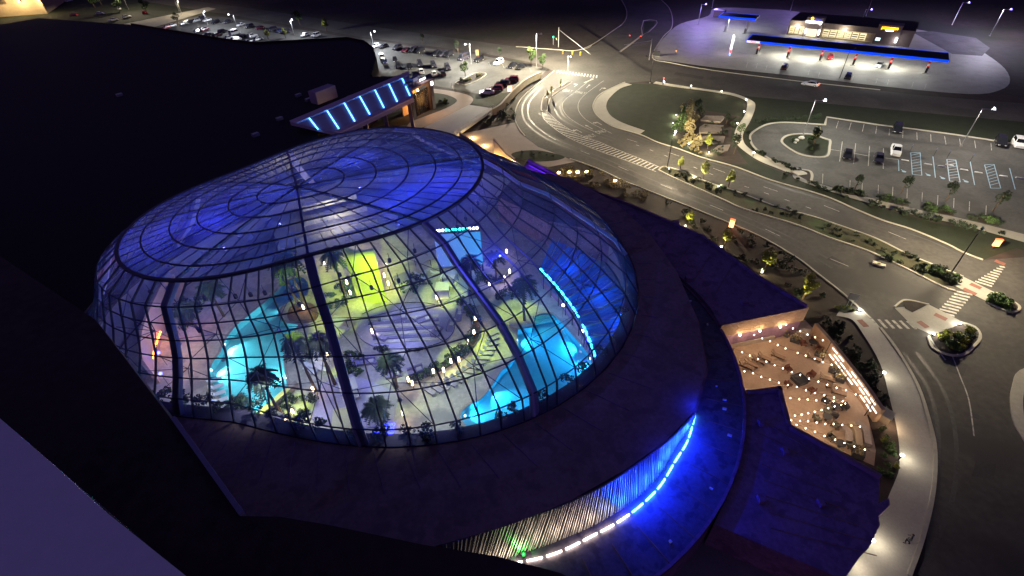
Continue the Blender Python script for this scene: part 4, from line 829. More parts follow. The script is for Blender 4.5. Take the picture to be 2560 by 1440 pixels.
# light rig hung from the ring beam; its whitish lamps are added fill
RG = thing('light_rig', (DC[0], DC[1], 15), 'dark spotlights hung below the dome ring', 'light rig')
def rig(px, ring_a, power, col, size=38, tz=0.0, k=1):
    a = lat(k, ring_a); p = a.lerp(Vector((DC[0], DC[1], a.z)), .12) - up * .9
    MB().lathe(p, [(.12, .3), (.22, .2), (.22, -.25)], 8).build('spotlight', DARKM, RG); MB().tube([p + up * .3, p + up * 1.1], .03, 4).build('hanger', DARKM, RG)
    lamp(RG, 'SPOT', p - up * .35, power, col, P(*px, tz), size, .5, .12)
YG = (.72, 1.0, .03)
rig((925,700), -50, 17160, YG, 34, 4.5, 2); rig((1110,740), -10, 5940, YG, 26); rig((1225,860), -30, 7590, YG, 24); rig((1290,780), -5, 4950, YG, 22)
rig((850,790), -100, 6600, YG, 26); rig((700,1030), -120, 7590, YG, 28, 0, 3); rig((840,960), -90, 5610, YG, 24); rig((1120,990), -50, 2200, (.85, 1, .5), 34, 0, 2); rig((800,700), -100, 4950, YG, 22)
rig((1010,830), -60, 2600, (.55, .6, 1), 34); rig((1010,830), -20, 1500, (.7, .75, 1), 34); rig((960,940), -80, 1500, (.35, .3, 1), 30, 0, 2); rig((1300,720), 0, 1600, (.15, .2, 1), 24); rig((560,780), -130, 900, (.5, .5, 1), 36); rig((1080,720), -40, 2200, (.8, .95, .75), 44)
rig((1160,900), -40, 3900, YG, 30, 0, 2); rig((990,985), -70, 2400, (.75, 1, .25), 30, 0, 2); rig((1330,790), 5, 2700, YG, 20); rig((1120,680), -20, 4500, YG, 20); rig((780,745), -80, 4500, YG, 22); rig((960,900), -95, 2600, (.22, .16, 1), 26); rig((1240,690), 8, 2600, (.1, .12, 1), 34); rig((660,1060), -115, 4800, YG, 22, 0, 3); rig((640,880), -110, 1200, (.6, .95, 1), 40); rig((840,1050), -80, 1500, (.8, .8, 1), 40, 0, 2)
for (x, y, p_, c_) in [(560,620,520,(.1,.08,1)),(1000,560,700,(.1,.14,1)),(1120,520,900,(.08,.1,1)),(900,470,500,(.14,.18,1)),(700,560,420,(.22,.24,1)),(1250,640,600,(.08,.1,1)),(420,660,260,(.25,.2,1))]:
    q = P(x, y, 16.2); MB().lathe(q, [(.2, -.3), (.25, 0), (.1, .1)], 8).build('blue_floodlight', DARKM, RG); lamp(RG, 'POINT', q + up * .3, p_, c_, r=.5)
for (x, y, p_) in [(700,830,260),(950,800,260),(1200,800,240),(1000,1000,240),(560,900,330),(450,860,200),(640,960,240),(420,720,160),(1120,960,200)]:  # cool fill lamps added to brighten the floor, shaped as pendants
    q = P(x, y, 9.5); MB().lathe(q, [(.2, .25), (.3, 0)], 8).build('pendant_lamp', GREYM, RG); lamp(RG, 'SPOT', q - up * .3, p_ * 1.55, (.78, .88, 1), None, 150, .7)
# ------------------------------------------------------------------ plants
def leaf_cloud(n, fn, size):
    m = MB()
    for _ in range(n):
        p = fn(); a = Vector((random.gauss(0, 1), random.gauss(0, 1), random.gauss(0, 1))).normalized(); b = a.orthogonal().normalized(); c = a.cross(b); s = size * random.uniform(.6, 1.4)
        m.add([p + b * s, p + c * s * .55, p - b * s, p - c * s * .55], [(0, 1, 2, 3)])
    return m
def clumpy(rx, rz, zc, k=9):
    cs = []
    for _ in range(k):
        a = random.uniform(0, 2 * pi); u = random.uniform(-1, 1); q = math.sqrt(1 - u * u) * random.uniform(.35, .9)
        cs.append((Vector((rx * q * cos(a), rx * q * sin(a), zc + rz * u * .75)), random.uniform(.3, .55)))
    def f():
        c, s = random.choice(cs); d = Vector((random.gauss(0, 1), random.gauss(0, 1), random.gauss(0, 1))).normalized() * random.uniform(.5, 1) ** .5
        return c + Vector((d.x * rx * s, d.y * rx * s, d.z * rz * s))
    return f
def tree_proto(name, h, rx, rz, leaf, n=700, ls=.16, cone=False):
    o = thing(name, (0, 0, 0)); t = MB(); th_ = h - rz * 1.2
    t.tube([Vector((0, 0, 0)), Vector((.03, .02, th_ * .5)), Vector((0, .05, th_)), Vector((.05, 0, h * .9))], [.11, .09, .07, .02], 6)
    for _ in range(6):
        a = random.uniform(0, 2 * pi); z = random.uniform(th_ * .8, h * .75); t.tube([Vector((0, 0, z)), Vector((cos(a) * rx * .6, sin(a) * rx * .6, z + rz * .5))], [.045, .012], 4)
    t.build('trunk', BARK, o, local=True)
    if cone:
        def f():
            z = random.random() ** 1.3; a = random.uniform(0, 2 * pi); r = rx * (1 - z) * random.uniform(.55, 1.05); return Vector((r * cos(a), r * sin(a), h * .1 + z * h * .9))
    else: f = clumpy(rx, rz, h - rz)
    leaf_cloud(n, f, ls).build('crown', leaf, o, local=True); return o
def bush_proto(name, r, h, leaf, n=260, ls=.12):
    o = thing(name, (0, 0, 0)); leaf_cloud(n, clumpy(r, h * .55, h * .5, 7), ls).build('foliage', leaf, o, local=True)
    t = MB()
    for _ in range(4): a = random.uniform(0, 6.3); t.tube([Vector((0, 0, 0)), Vector((cos(a) * r * .4, sin(a) * r * .4, h * .6))], [.04, .01], 4)
    t.build('stem', BARK, o, local=True); return o
def palm_proto(h, r=1.75, leaf=LEAFD, nf=54):
    o = thing('palm_tree', (0, 0, 0)); MB().tube([Vector((0, 0, 0)), Vector((.15, 0, h * .4)), Vector((.1, .1, h * .75)), Vector((0, 0, h))], [.26, .2, .17, .2], 8).build('trunk', BARK, o, local=True)
    m = MB()
    for i in range(nf):
        a = 2 * pi * i / nf * 2.4 + random.uniform(-.1, .1); e = random.uniform(-.5, 1.3); d = Vector((cos(a), sin(a), 0)); sd = Vector((-sin(a), cos(a), 0)); R_ = r * random.uniform(.8, 1.1); prev = None
        for k in range(7):
            t = k / 6; p = Vector((0, 0, h)) + d * R_ * t * cos(e * .6) + Vector((0, 0, R_ * (t * math.sin(e) - t * t * .75)))
            if prev is not None:
                for s in (-1, 1):
                    for u in (0, .5):
                        b = prev.lerp(p, u); tip = b + sd * s * r * .34 * (1.1 - t * .6) + d * r * .2 - Vector((0, 0, r * .1)); m.add([b - d * .02, prev.lerp(p, u + .5), tip], [(0, 1, 2)])
                m.add([prev - sd * .03, prev + sd * .03, p + sd * .02, p - sd * .02], [(0, 1, 2, 3)])
            prev = p
    m.build('crown', leaf, o, local=True); return o
def place(proto, loc, s=1.0, label=None, cat=None, group=None):
    o = copy_tree(proto); o.location = loc; o.scale = (s, s, s * random.uniform(.92, 1.08)); o.rotation_euler.z = random.uniform(0, 6.28); return tag(o, label, cat, group)
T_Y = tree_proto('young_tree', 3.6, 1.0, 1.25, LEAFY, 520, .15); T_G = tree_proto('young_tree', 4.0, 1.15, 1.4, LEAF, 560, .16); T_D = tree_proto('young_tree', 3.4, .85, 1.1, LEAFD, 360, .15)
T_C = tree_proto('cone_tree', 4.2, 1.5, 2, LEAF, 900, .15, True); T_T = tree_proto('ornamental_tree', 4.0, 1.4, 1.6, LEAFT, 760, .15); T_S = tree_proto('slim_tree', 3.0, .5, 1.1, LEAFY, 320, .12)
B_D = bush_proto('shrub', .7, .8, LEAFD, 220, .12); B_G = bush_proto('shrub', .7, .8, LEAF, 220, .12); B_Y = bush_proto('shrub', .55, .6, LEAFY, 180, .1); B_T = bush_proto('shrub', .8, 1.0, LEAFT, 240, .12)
PALM = palm_proto(6.0); PALM2 = palm_proto(7.5, 2.0, LEAF)
def uplight(q, power, col, label, group, head=WHITEG, aim=None):
    o = thing('uplight', (q.x, q.y, 0), label, 'uplight', group); MB().lathe((q.x, q.y, 0), [(.12, 0), (.12, .25), (.16, .3)], 8).build('housing', DARKM, o); MB().lathe((q.x, q.y, .3), [(.14, 0), (.14, .06), (.05, .1)], 8).build('lens', head, o)
    lamp(o, 'POINT', (q.x, q.y, .6), power, col)
    if aim is not None: lamp(o, 'SPOT', (q.x, q.y, .45), aim[1], col, aim[0], 62, .6)
    return o
# trees along the median and in the beds
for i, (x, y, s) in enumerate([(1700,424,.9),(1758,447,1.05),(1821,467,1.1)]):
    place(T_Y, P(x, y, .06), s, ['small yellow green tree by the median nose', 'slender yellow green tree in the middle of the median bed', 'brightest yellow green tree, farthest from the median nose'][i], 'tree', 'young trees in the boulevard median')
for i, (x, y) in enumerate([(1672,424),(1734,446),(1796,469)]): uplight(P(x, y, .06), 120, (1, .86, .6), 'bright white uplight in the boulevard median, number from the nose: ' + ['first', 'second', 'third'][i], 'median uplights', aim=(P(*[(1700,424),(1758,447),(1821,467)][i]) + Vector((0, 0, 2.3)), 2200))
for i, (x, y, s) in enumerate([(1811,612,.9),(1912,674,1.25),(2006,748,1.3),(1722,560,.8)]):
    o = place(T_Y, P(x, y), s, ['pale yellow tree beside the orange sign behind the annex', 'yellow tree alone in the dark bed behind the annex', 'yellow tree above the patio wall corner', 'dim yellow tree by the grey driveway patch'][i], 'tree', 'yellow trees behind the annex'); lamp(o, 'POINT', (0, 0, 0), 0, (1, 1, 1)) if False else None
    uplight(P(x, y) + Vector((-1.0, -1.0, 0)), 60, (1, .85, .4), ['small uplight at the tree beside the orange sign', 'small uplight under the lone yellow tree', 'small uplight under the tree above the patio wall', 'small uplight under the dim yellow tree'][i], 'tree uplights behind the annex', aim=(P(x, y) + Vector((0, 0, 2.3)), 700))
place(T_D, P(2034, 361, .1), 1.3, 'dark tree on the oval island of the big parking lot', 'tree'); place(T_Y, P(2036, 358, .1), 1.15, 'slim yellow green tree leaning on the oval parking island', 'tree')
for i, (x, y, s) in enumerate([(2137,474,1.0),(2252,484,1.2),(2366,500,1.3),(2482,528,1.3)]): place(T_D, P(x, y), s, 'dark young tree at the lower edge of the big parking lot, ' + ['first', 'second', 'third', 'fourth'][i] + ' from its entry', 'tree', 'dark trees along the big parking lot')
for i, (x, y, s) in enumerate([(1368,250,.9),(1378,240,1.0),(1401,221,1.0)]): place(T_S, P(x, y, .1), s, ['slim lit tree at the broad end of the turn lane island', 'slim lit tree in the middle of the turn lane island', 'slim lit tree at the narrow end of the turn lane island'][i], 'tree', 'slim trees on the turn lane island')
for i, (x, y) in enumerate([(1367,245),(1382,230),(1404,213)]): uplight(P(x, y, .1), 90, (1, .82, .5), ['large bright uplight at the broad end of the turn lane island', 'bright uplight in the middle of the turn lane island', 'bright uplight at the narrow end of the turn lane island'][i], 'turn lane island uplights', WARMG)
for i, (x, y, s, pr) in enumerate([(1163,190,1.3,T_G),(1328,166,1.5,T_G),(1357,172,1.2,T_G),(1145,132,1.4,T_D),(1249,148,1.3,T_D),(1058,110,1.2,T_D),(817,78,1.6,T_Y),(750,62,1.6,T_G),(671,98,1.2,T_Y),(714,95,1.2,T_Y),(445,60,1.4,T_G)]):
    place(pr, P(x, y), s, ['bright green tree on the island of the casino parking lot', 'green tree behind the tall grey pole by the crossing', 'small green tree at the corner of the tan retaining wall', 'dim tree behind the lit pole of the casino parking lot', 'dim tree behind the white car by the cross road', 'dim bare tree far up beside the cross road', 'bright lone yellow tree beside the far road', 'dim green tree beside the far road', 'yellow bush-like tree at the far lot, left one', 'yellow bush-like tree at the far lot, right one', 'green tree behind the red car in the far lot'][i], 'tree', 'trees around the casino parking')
# small far trees by the yard
for i, (x, y) in enumerate([(95,30),(70,34),(255,14),(238,20),(300,30),(370,36)]): place(T_G if i > 1 else T_D, P(x, y), 2.0, 'far tree in the yard beyond the black hall, ' + ['first', 'second', 'third', 'fourth', 'fifth', 'sixth'][i] + ' from the tan building', 'tree', 'far trees in the yard')
# garden by the path
gd = [(1715,297,1.25,T_T),(1726,318,1.1,T_T),(1720,345,1.2,T_T),(1700,330,1.5,T_C),(1740,372,.9,T_T),(1748,310,1.3,T_D),(1737,290,1.3,T_D),(1768,372,1.0,T_Y),(1835,385,1.4,T_D),(1850,340,.9,T_G),(1815,310,.9,T_D)]
gl = ['tan feathery tree at the top of the path garden', 'tan feathery tree in the middle of the path garden', 'tan feathery tree low in the path garden', 'green cone tree lit beside the garden lamps', 'small tan tree by the garden kerb', 'dark tree beside the upper garden terrace', 'dark tree at the top of the path garden', 'bright lit yellow tree at the foot of the terraces', 'round dark tree at the lower end of the terraces', 'green tree beside the bend of the park path', 'dark tree right of the upper terrace']
for (x, y, s, pr), l in zip(gd, gl): place(pr, P(x, y, .03), s, l, 'tree', 'trees of the path garden')
for i, q in enumerate([[(1757,299),(1762,294),(1806,295),(1810,298),(1800,309),(1748,306)], [(1748,322),(1760,314),(1808,318),(1800,333),(1778,336),(1748,334)], [(1750,346),(1770,342),(1812,344),(1808,358),(1785,362),(1752,352)], [(1782,376),(1795,366),(1825,364),(1818,380),(1800,384)]]):
    poly_thing('stone_terrace', q, .035, .5 - .1 * i + .1, mat('garden_stone', (.19, .155, .13), .85, .3, 1.2), ['uppermost pinkish stone terrace of the path garden', 'second pinkish stone terrace of the path garden', 'third pinkish stone terrace of the path garden', 'lowest pinkish stone terrace of the path garden'][i], 'terrace', 'slab', 0)
for i, (x, y, p_) in enumerate([(1690,290,200),(1682,310,100),(1685,340,120),(1772,384,220),(1722,362,130)]): uplight(P(x, y, .03), p_, (.95, 1, .55), ['garden uplight at the top beside the cone tree', 'garden uplight half way down beside the cone tree', 'garden uplight low beside the cone tree', 'garden uplight under the bright yellow tree', 'garden uplight by the kerb under the small shrubs'][i], 'garden uplights')
# shrubs scattered through beds
def scatter(pxs, protos, n, label, group, smin=.7, smax=1.3, z=.05, cat='shrub', stuff=False):
    mass = MB()
    poly = [(p.x, p.y) for p in PP(pxs)]; x0, x1 = min(p[0] for p in poly), max(p[0] for p in poly); y0, y1 = min(p[1] for p in poly), max(p[1] for p in poly); k = 0
    def inside(x, y):
        c = False
        for i in range(len(poly)):
            (xa, ya), (xb, yb) = poly[i], poly[i - 1]
            if (ya > y) != (yb > y) and x < (xb - xa) * (y - ya) / (yb - ya) + xa: c = not c
        return c
    for _ in range(n * 30):
        if k >= n: break
        x, y = random.uniform(x0, x1), random.uniform(y0, y1)
        if not inside(x, y): continue
        if stuff:
            s_ = random.uniform(smin, smax); fn = clumpy(.7 * s_, .45 * s_, .4 * s_, 5); base = Vector((x, y, z)); q_ = leaf_cloud(110, lambda: base + fn(), .13); mass.add(q_.v, q_.f); k += 1
        else: place(random.choice(protos), Vector((x, y, z)), random.uniform(smin, smax), label, cat, group); k += 1
    if stuff: o = mass.build('shrubbery', stuff); tag(o, label, cat, None, 'stuff')
scatter([(1655,423),(1665,420),(1767,458),(1809,472),(1805,492),(1767,476),(1700,448)], [B_D, B_T, B_D], 34, 'low shrubs filling the lit nose of the boulevard median', 'shrubs in the lit median nose', .5, .9, stuff=LEAFD)
scatter([(1809,472),(2027,543),(2271,640),(2335,668),(2384,700),(2354,712),(2072,591),(1861,520)], [B_D, B_D, B_G], 46, 'low dark shrubs filling the long boulevard median', 'shrubs along the boulevard median', .5, 1.0, stuff=LEAFD)
scatter([(2330,664),(2400,694),(2385,712),(2350,706)], [B_G, B_D], 14, 'leafy shrub crowded at the crossing end of the median', 'shrubs at the median crossing end', .8, 1.3)
scatter([(2486,736),(2532,760),(2536,770),(2518,774),(2470,753)], [B_G], 14, 'leafy shrub in the rounded tip island beyond the crossing', 'shrubs in the tip island', .8, 1.2, .1)
scatter([(2335,848),(2376,880),(2405,878),(2436,848),(2428,824),(2400,814)], [B_Y, B_Y, B_G], 22, 'bright yellow green shrub on the lit crossing island', 'shrubs on the lit crossing island', .8, 1.2, .1)
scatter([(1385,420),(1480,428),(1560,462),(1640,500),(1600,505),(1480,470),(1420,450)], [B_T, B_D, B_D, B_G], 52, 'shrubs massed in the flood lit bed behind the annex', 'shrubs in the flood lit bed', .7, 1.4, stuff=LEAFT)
scatter([(1660,505),(1780,548),(1960,640),(2080,745),(2010,760),(1880,680),(1760,590)], [B_D], 40, 'dark shrubs filling the long dark bed behind the annex', 'shrubs in the long dark bed', .8, 1.4, stuff=LEAFD)
scatter([(1690,350),(1735,330),(1745,380),(1830,408),(1755,386),(1700,368)], [B_T, B_D, B_G], 46, 'small shrubs along the kerb of the path garden', 'shrubs of the path garden', .5, .9, stuff=LEAFT)
scatter([(1740,300),(1850,296),(1830,330),(1825,355),(1840,380),(1790,390),(1750,345)], [B_D, B_G], 26, 'dark shrubs filling the gaps between the garden terraces', 'shrubs between the garden terraces', .6, 1.1, stuff=LEAFD)
scatter([(1882,306),(2050,290),(2050,300),(1950,302),(1900,310)], [B_D, B_D, B_Y], 34, 'shrubs in the bed above the rounded parking kerb', 'shrubs above the rounded parking kerb', .7, 1.2, stuff=LEAFD)
scatter([(1866,330),(1874,330),(1870,350),(1890,376),(1960,412),(2005,424),(1990,430),(1940,408),(1880,375)], [B_D, B_T, B_Y], 34, 'shrubs between the park path and the parking kerb', 'shrubs between path and parking kerb', .5, .9, stuff=LEAFD)
scatter([(1945,430),(2030,458),(2090,480),(2085,486),(2020,466)], [B_D, B_G], 16, 'dark shrubs below the parking lot entry walk', 'shrubs below the entry walk', .6, 1.0, stuff=LEAFD)
for i, q in enumerate([[(2090,472),(2158,486),(2160,494),(2095,482)], [(2196,491),(2270,508),(2272,516),(2198,502)], [(2312,515),(2382,530),(2384,540),(2314,528)], [(2418,535),(2495,552),(2497,566),(2422,550)]]):
    sheet('planting_bed', q, .07, SOIL); scatter(q, [B_D, B_G, B_D], 13, 'shrub in the ' + ['first', 'second', 'third', 'fourth'][i] + ' planting bed along the big parking lot', ['first', 'second', 'third', 'fourth'][i] + ' parking bed shrubs', .8, 1.2, .07)
scatter([(2100,490),(2270,530),(2400,560),(2540,595),(2540,602),(2270,540),(2110,502)], [B_D], 36, 'dark shrubs on the verge below the parking sidewalk', 'verge shrubs', .7, 1.2, stuff=LEAFD)
scatter([(2200,1060),(2235,1080),(2242,1190),(2205,1190),(2190,1165)], [B_Y, B_G, B_G], 12, 'green shrub at the lower corner of the patio bed', 'shrubs at the patio bed corner', .6, 1.0)
scatter([(2040,800),(2095,800),(2180,905),(2215,990),(2200,1040),(2160,960),(2090,860)], [B_D, B_D, B_T], 46, 'dark shrubs between the patio wall and the sidewalk', 'shrubs outside the patio wall', .6, 1.1, stuff=LEAFD)
scatter([(2086,772),(2105,762),(2140,777),(2110,782)], [B_Y], 7, 'small grassy tuft at the sidewalk corner bed', 'corner bed tufts', .4, .6, .09)
scatter([(1200,314),(1240,285),(1282,250),(1288,300),(1230,312)], [B_D], 26, 'dark shrubs in the wedge bed below the retaining wall', 'shrubs below the retaining wall', .8, 1.2, stuff=LEAFD)
scatter([(1300,382),(1350,379),(1400,390),(1350,400)], [B_D], 6, 'dark tuft on the lens shaped lawn', 'tufts on the lens lawn', .4, .6)
scatter([(1145,205),(1200,188),(1205,190),(1160,207)], [B_D, B_G, B_Y], 8, 'shrub on the casino parking island', 'shrubs on the casino parking island', .8, 1.2, .1)
scatter([(1088,255),(1130,252),(1115,265),(1095,270)], [B_D, B_G], 9, 'shrub on the round entrance lawn', 'shrubs on the entrance lawn', .7, 1.2)
scatter([(1970,350),(2050,345),(2060,380),(2000,378)], [B_D, B_G], 5, 'shrub on the oval parking island', 'shrubs on the oval parking island', .7, 1.0, .1)
scatter([(1010,135),(1200,155),(1350,178),(1345,172),(1200,148),(1010,128)], [B_D], 1, 'dark shrub at the cross road edge', None)
for (x, y) in [(1850,480),(1660,620)]: pass
# planting inside the dome
for o_sh in range(26):
    a_ = rad(-128 + o_sh * 4.4 + random.uniform(-1.5, 1.5)); r_ = rr(7, a_) - random.uniform(1.4, 2.3); place(random.choice([B_D, B_D, B_G]), Vector((DC[0] + r_ * cos(a_), DC[1] + r_ * sin(a_), 6.92)), random.uniform(.8, 1.5), 'dark shrub on the ledge at the foot of the dome glass', 'shrub', 'shrubs at the foot of the dome glass')
scatter(ap + ai[::-1], [B_D, B_G, B_D], 30, 'dark shrub in the curved planting strip under the dome', 'shrubs of the curved planting strip', .7, 1.2, .46)
scatter([(850,700),(900,700),(900,735),(850,770),(800,770)], [B_D, B_G], 22, 'leafy shrub near the yellow green wall under the dome', 'shrubs near the yellow green wall', .8, 1.4, .004)
scatter([(640,1056),(745,970),(800,985),(760,1050),(700,1085)], [B_D, B_G], 20, 'shrub along the planter wall of the teal pool', 'shrubs along the planter wall', .7, 1.2, .004)
scatter([(910,860),(1000,878),(1060,872),(1050,880),(950,880)], [B_D], 10, 'low shrub at the lounge rim', 'shrubs at the lounge rim', .5, .8, .004)
scatter([(1180,690),(1260,690),(1280,740),(1220,750)], [B_D, B_G], 14, 'leafy shrub right of the screen under the dome', 'shrubs right of the screen', .8, 1.3, .004)
scatter([(1010,690),(1080,700),(1060,735),(985,740)], [B_D, B_G], 14, 'leafy shrub behind the lounge under the dome', 'shrubs behind the lounge', .8, 1.3, .004)
scatter([(860,880),(905,880),(900,940),(850,950)], [B_D, B_G], 12, 'leafy shrub beside the first front rib of the dome', 'shrubs beside the first front rib', .7, 1.2, .004)
scatter([(420,760),(520,730),(530,760),(470,830)], [B_D], 14, 'dark shrub near the orange bar under the dome', 'shrubs near the orange bar', .9, 1.5, .004)
def palm(proto, base, crown_py, h0, label, z=.004):
    b = P(*base, z); best = min((abs(1), 1) for _ in (0,))
    lo = min(range(20, 140), key=lambda k: abs(proj_y(b + Vector((0, 0, k / 10))) - crown_py)) / 10
    s = lo / h0; o = copy_tree(proto); o.location = b; o.scale = (1, 1, s); o.rotation_euler.z = random.uniform(0, 6); return tag(o, label, 'palm', 'palms under the dome')
def proj_y(p):
    d = p - Vector((0, 0, CAMH)); c = [sum(CR[i][k] * d[i] for i in range(3)) for k in range(3)]; return 720 - FPX * c[1] / -c[2]
for pr, base, cy_, h0, l in [(PALM,(790,978),852,6,'dark palm leaning over the right edge of the teal pool'),(PALM,(838,962),850,6,'dark palm half hidden by the first front rib'),(PALM,(712,1048),935,6,'dark palm over the middle of the teal pool'),(PALM,(640,1085),1008,6,'dark palm at the front corner of the teal pool'),
        (PALM2,(1312,808),705,7.5,'tall blue lit palm in the planter of the blue pool'),(PALM,(500,830),768,6,'pale fan palm near the orange bar'),(PALM2,(560,790),718,7.5,'blue lit palm behind the teal pool'),(PALM2,(768,778),640,7.5,'tall palm on the round brown planter island'),(PALM2,(752,776),655,7.5,'second palm on the round brown planter island'),
        (PALM2,(862,735),632,7.5,'tall palm beside the yellow green wall'),(PALM,(1185,735),650,6,'dark palm in front of the blue screen'),(PALM,(1240,700),640,6,'palm right of the blue screen'),(PALM,(965,1090),1015,6,'broad dark palm at the front of the dome'),(PALM,(992,968),900,6,'violet lit palm behind the lounge')]: palm(pr, base, cy_, h0, l)
# flood lit palms of light outside: orange flood lights in the bed
for i, (x, y) in enumerate([(1397,437),(1424,436),(1444,436),(1466,435),(1537,458)]): uplight(P(x, y), 620, (1, .62, .25), 'round warm floodlight in the shrub bed, ' + ['first from the violet roof end', 'second from the violet roof end', 'third from the violet roof end', 'fourth from the violet roof end', 'alone farther along the bed'][i], 'warm floodlights in the shrub bed', glow('flood_lamp', (1, .72, .35), 14, False), aim=(P(x, y) + Vector((1.5, 3, 2)), 900))
for o in [o for o in bpy.data.objects if o.name.startswith('lens') and o.active_material == MATS['flood_lamp']]: o.scale = (2.6, 2.6, 2.6); o.location = Vector((0, 0, -.3))
for i, (x, y) in enumerate([(2147,776),(2333,838),(2398,812)]): uplight(P(x, y, .1), 60, (1, .95, .8), ['white bollard lamp at the sidewalk corner bed', 'white bollard lamp at the left end of the lit crossing island', 'white bollard lamp at the top of the lit crossing island'][i], 'crossing lamps')
for p_ in (T_Y, T_G, T_D, T_C, T_T, T_S, B_D, B_G, B_Y, B_T, PALM, PALM2): drop(p_)
# ------------------------------------------------------------------ gas station
FU = (P(2313, 180) - P(1893, 134)).normalized(); FN = Vector((-FU.y, FU.x, 0)); FA = math.atan2(FU.y, FU.x)
BLUEF = mat('blue_fascia', (.02, .06, .7), .4, 0, emit=(.0, .05, 1), es=.5)
def canopy(name, c0, c1, wid, zc, label, over=4.0, fasc=.7):
    o = thing(name, c0.lerp(c1, .5), label, 'canopy'); a = c0 - FU * over; b = c1 + FU * over; L = (b - a).length; c = a.lerp(b, .5)
    MB().box(c + Vector((0, 0, zc + fasc / 2)), (L - .2, wid - .2, fasc - .06), FA).build('roof', ROOFB, o)
    for s in (-1, 1): MB().box(c + FN * s * wid / 2 + Vector((0, 0, zc + fasc / 2)), (L, .12, fasc), FA).build('fascia', BLUEF, o)
    for s in (-1, 1): MB().box(c + FU * s * L / 2 + Vector((0, 0, zc + fasc / 2)), (.12, wid + .12, fasc), FA).build('fascia', BLUEF if s < 0 else WHITEP, o)
    MB().box(c + Vector((0, 0, zc - .03)), (L - .3, wid - .3, .06), FA).build('soffit', WHITEP, o)
    return o, a, b, c, L
mc0, mc1 = P(1893, 134), P(2313, 180)
gc, a_, b_, c_, L_ = canopy('fuel_canopy', mc0, mc1, 9.0, 4.4, 'long blue edged fuel canopy over six red pumps')
REDP = mat('pump_red', (.5, .03, .02), .5, .1, 2); WHC = mat('column_white', (.7, .7, .66), .5, .05, 2)
ordn = ['first', 'second', 'third', 'fourth', 'fifth', 'sixth']
for i, (x, y) in enumerate([(1893,134),(1969,142),(2050,150),(2133,160),(2221,170),(2313,180)]):
    q = P(x, y); MB().box(q + Vector((0, 0, 2.2)), (.55, .55, 4.4), FA).build('column', WHC, gc); MB().box(q + Vector((0, 0, 2.9)), (.6, .6, .7), FA).build('column_band', REDP, gc)
    o = thing('fuel_pump', q, 'red and dark fuel pump, ' + ordn[i] + ' from the price sign under the long canopy', 'fuel pump', 'fuel pumps under the long canopy')
    MB().box(q + Vector((0, 0, .1)), (1.6, 4.4, .2), FA).build('island_base', CONC, o)
    for s in (-1, 1):
        MB().box(q + FN * s * 1.3 + Vector((0, 0, 1.05)), (.6, .9, 1.7), FA).build('cabinet', DARKM, o); cb = o.children[-1]; MB().box(q + FN * s * 1.3 + Vector((0, 0, 2.0)), (.66, 1.0, .22), FA).build('header', REDP, cb)
        MB().tube([q + FN * s * 1.3 + FU * .34 + Vector((0, 0, 1.7)), q + FN * s * 1.3 + FU * .6 + Vector((0, 0, 1.0)), q + FN * s * 1.3 + FU * .36 + Vector((0, 0, .8))], .04, 5).build('hose', TYRE, cb)
for i in range(7):
    for s in (-1, 1):
        q = a_.lerp(b_, (i + .5) / 7) + FN * s * 2.4 + Vector((0, 0, 4.33)); MB().box(q, (.7, .7, .06), FA).build('soffit_light', COOLG, gc)
    street(gc, a_.lerp(b_, (i + .5) / 7) + Vector((0, 0, 4.25)), .06, (1, 1, .86), 4.3); lamp(gc, 'SPOT', a_.lerp(b_, (i + .5) / 7) + Vector((0, 0, 4.2)), 800, (1, 1, .8), None, 150, .8)
MB().box(a_ + FU * 2.4 - FN * 4.58 + Vector((0, 0, 4.75)), (4.4, .08, .66), FA).build('sign_panel', mat('sign_white', (.8, .75, .75), .4, 0, emit=(.9, .75, .75), es=.35), gc)
def upright(p, ang=FA): return Matrix.Translation(p) @ Matrix.Rotation(ang, 4, 'Z') @ Matrix.Rotation(pi / 2, 4, 'X')
text_mesh('Mobil', .8, 'sign_text', mat('sign_red', (.7, .03, .03), .4, 0, emit=(1, .05, .05), es=.3), gc, upright(a_ + FU * 2.4 - FN * 4.64 + Vector((0, 0, 4.75))), .01)
d0, d1 = P(1815, 76), P(1864, 81)
dc, a2, b2, c2, L2 = canopy('diesel_canopy', d0, d1, 7.0, 5.2, 'short blue edged diesel canopy behind the price sign', 3.2)
for i, q in enumerate((d0, d1)):
    MB().box(q + Vector((0, 0, 2.6)), (.7, .7, 5.2), FA).build('column', WHC, dc)
    o = thing('fuel_pump', q + FU * .0, 'grey diesel pump under the short canopy, ' + ('left one' if i == 0 else 'right one'), 'fuel pump', 'diesel pumps'); MB().box(q + FN * -1.6 + Vector((0, 0, 1.0)), (.6, .9, 2), FA).build('cabinet', GREYM, o); MB().box(q + FN * -1.6 + Vector((0, 0, .1)), (1.3, 2.4, .2), FA).build('island_base', CONC, o)
for i in range(2): street(dc, a2.lerp(b2, .3 + .4 * i) + Vector((0, 0, 5.05)), .05, (.95, 1, .86), 5)
text_mesh('Mobil Diesel', .8, 'sign_text', glow('white_text', (.9, .95, 1), 3, False), dc, upright(a2 + FU * 3.6 - FN * 3.58 + Vector((0, 0, 5.55))), .01)
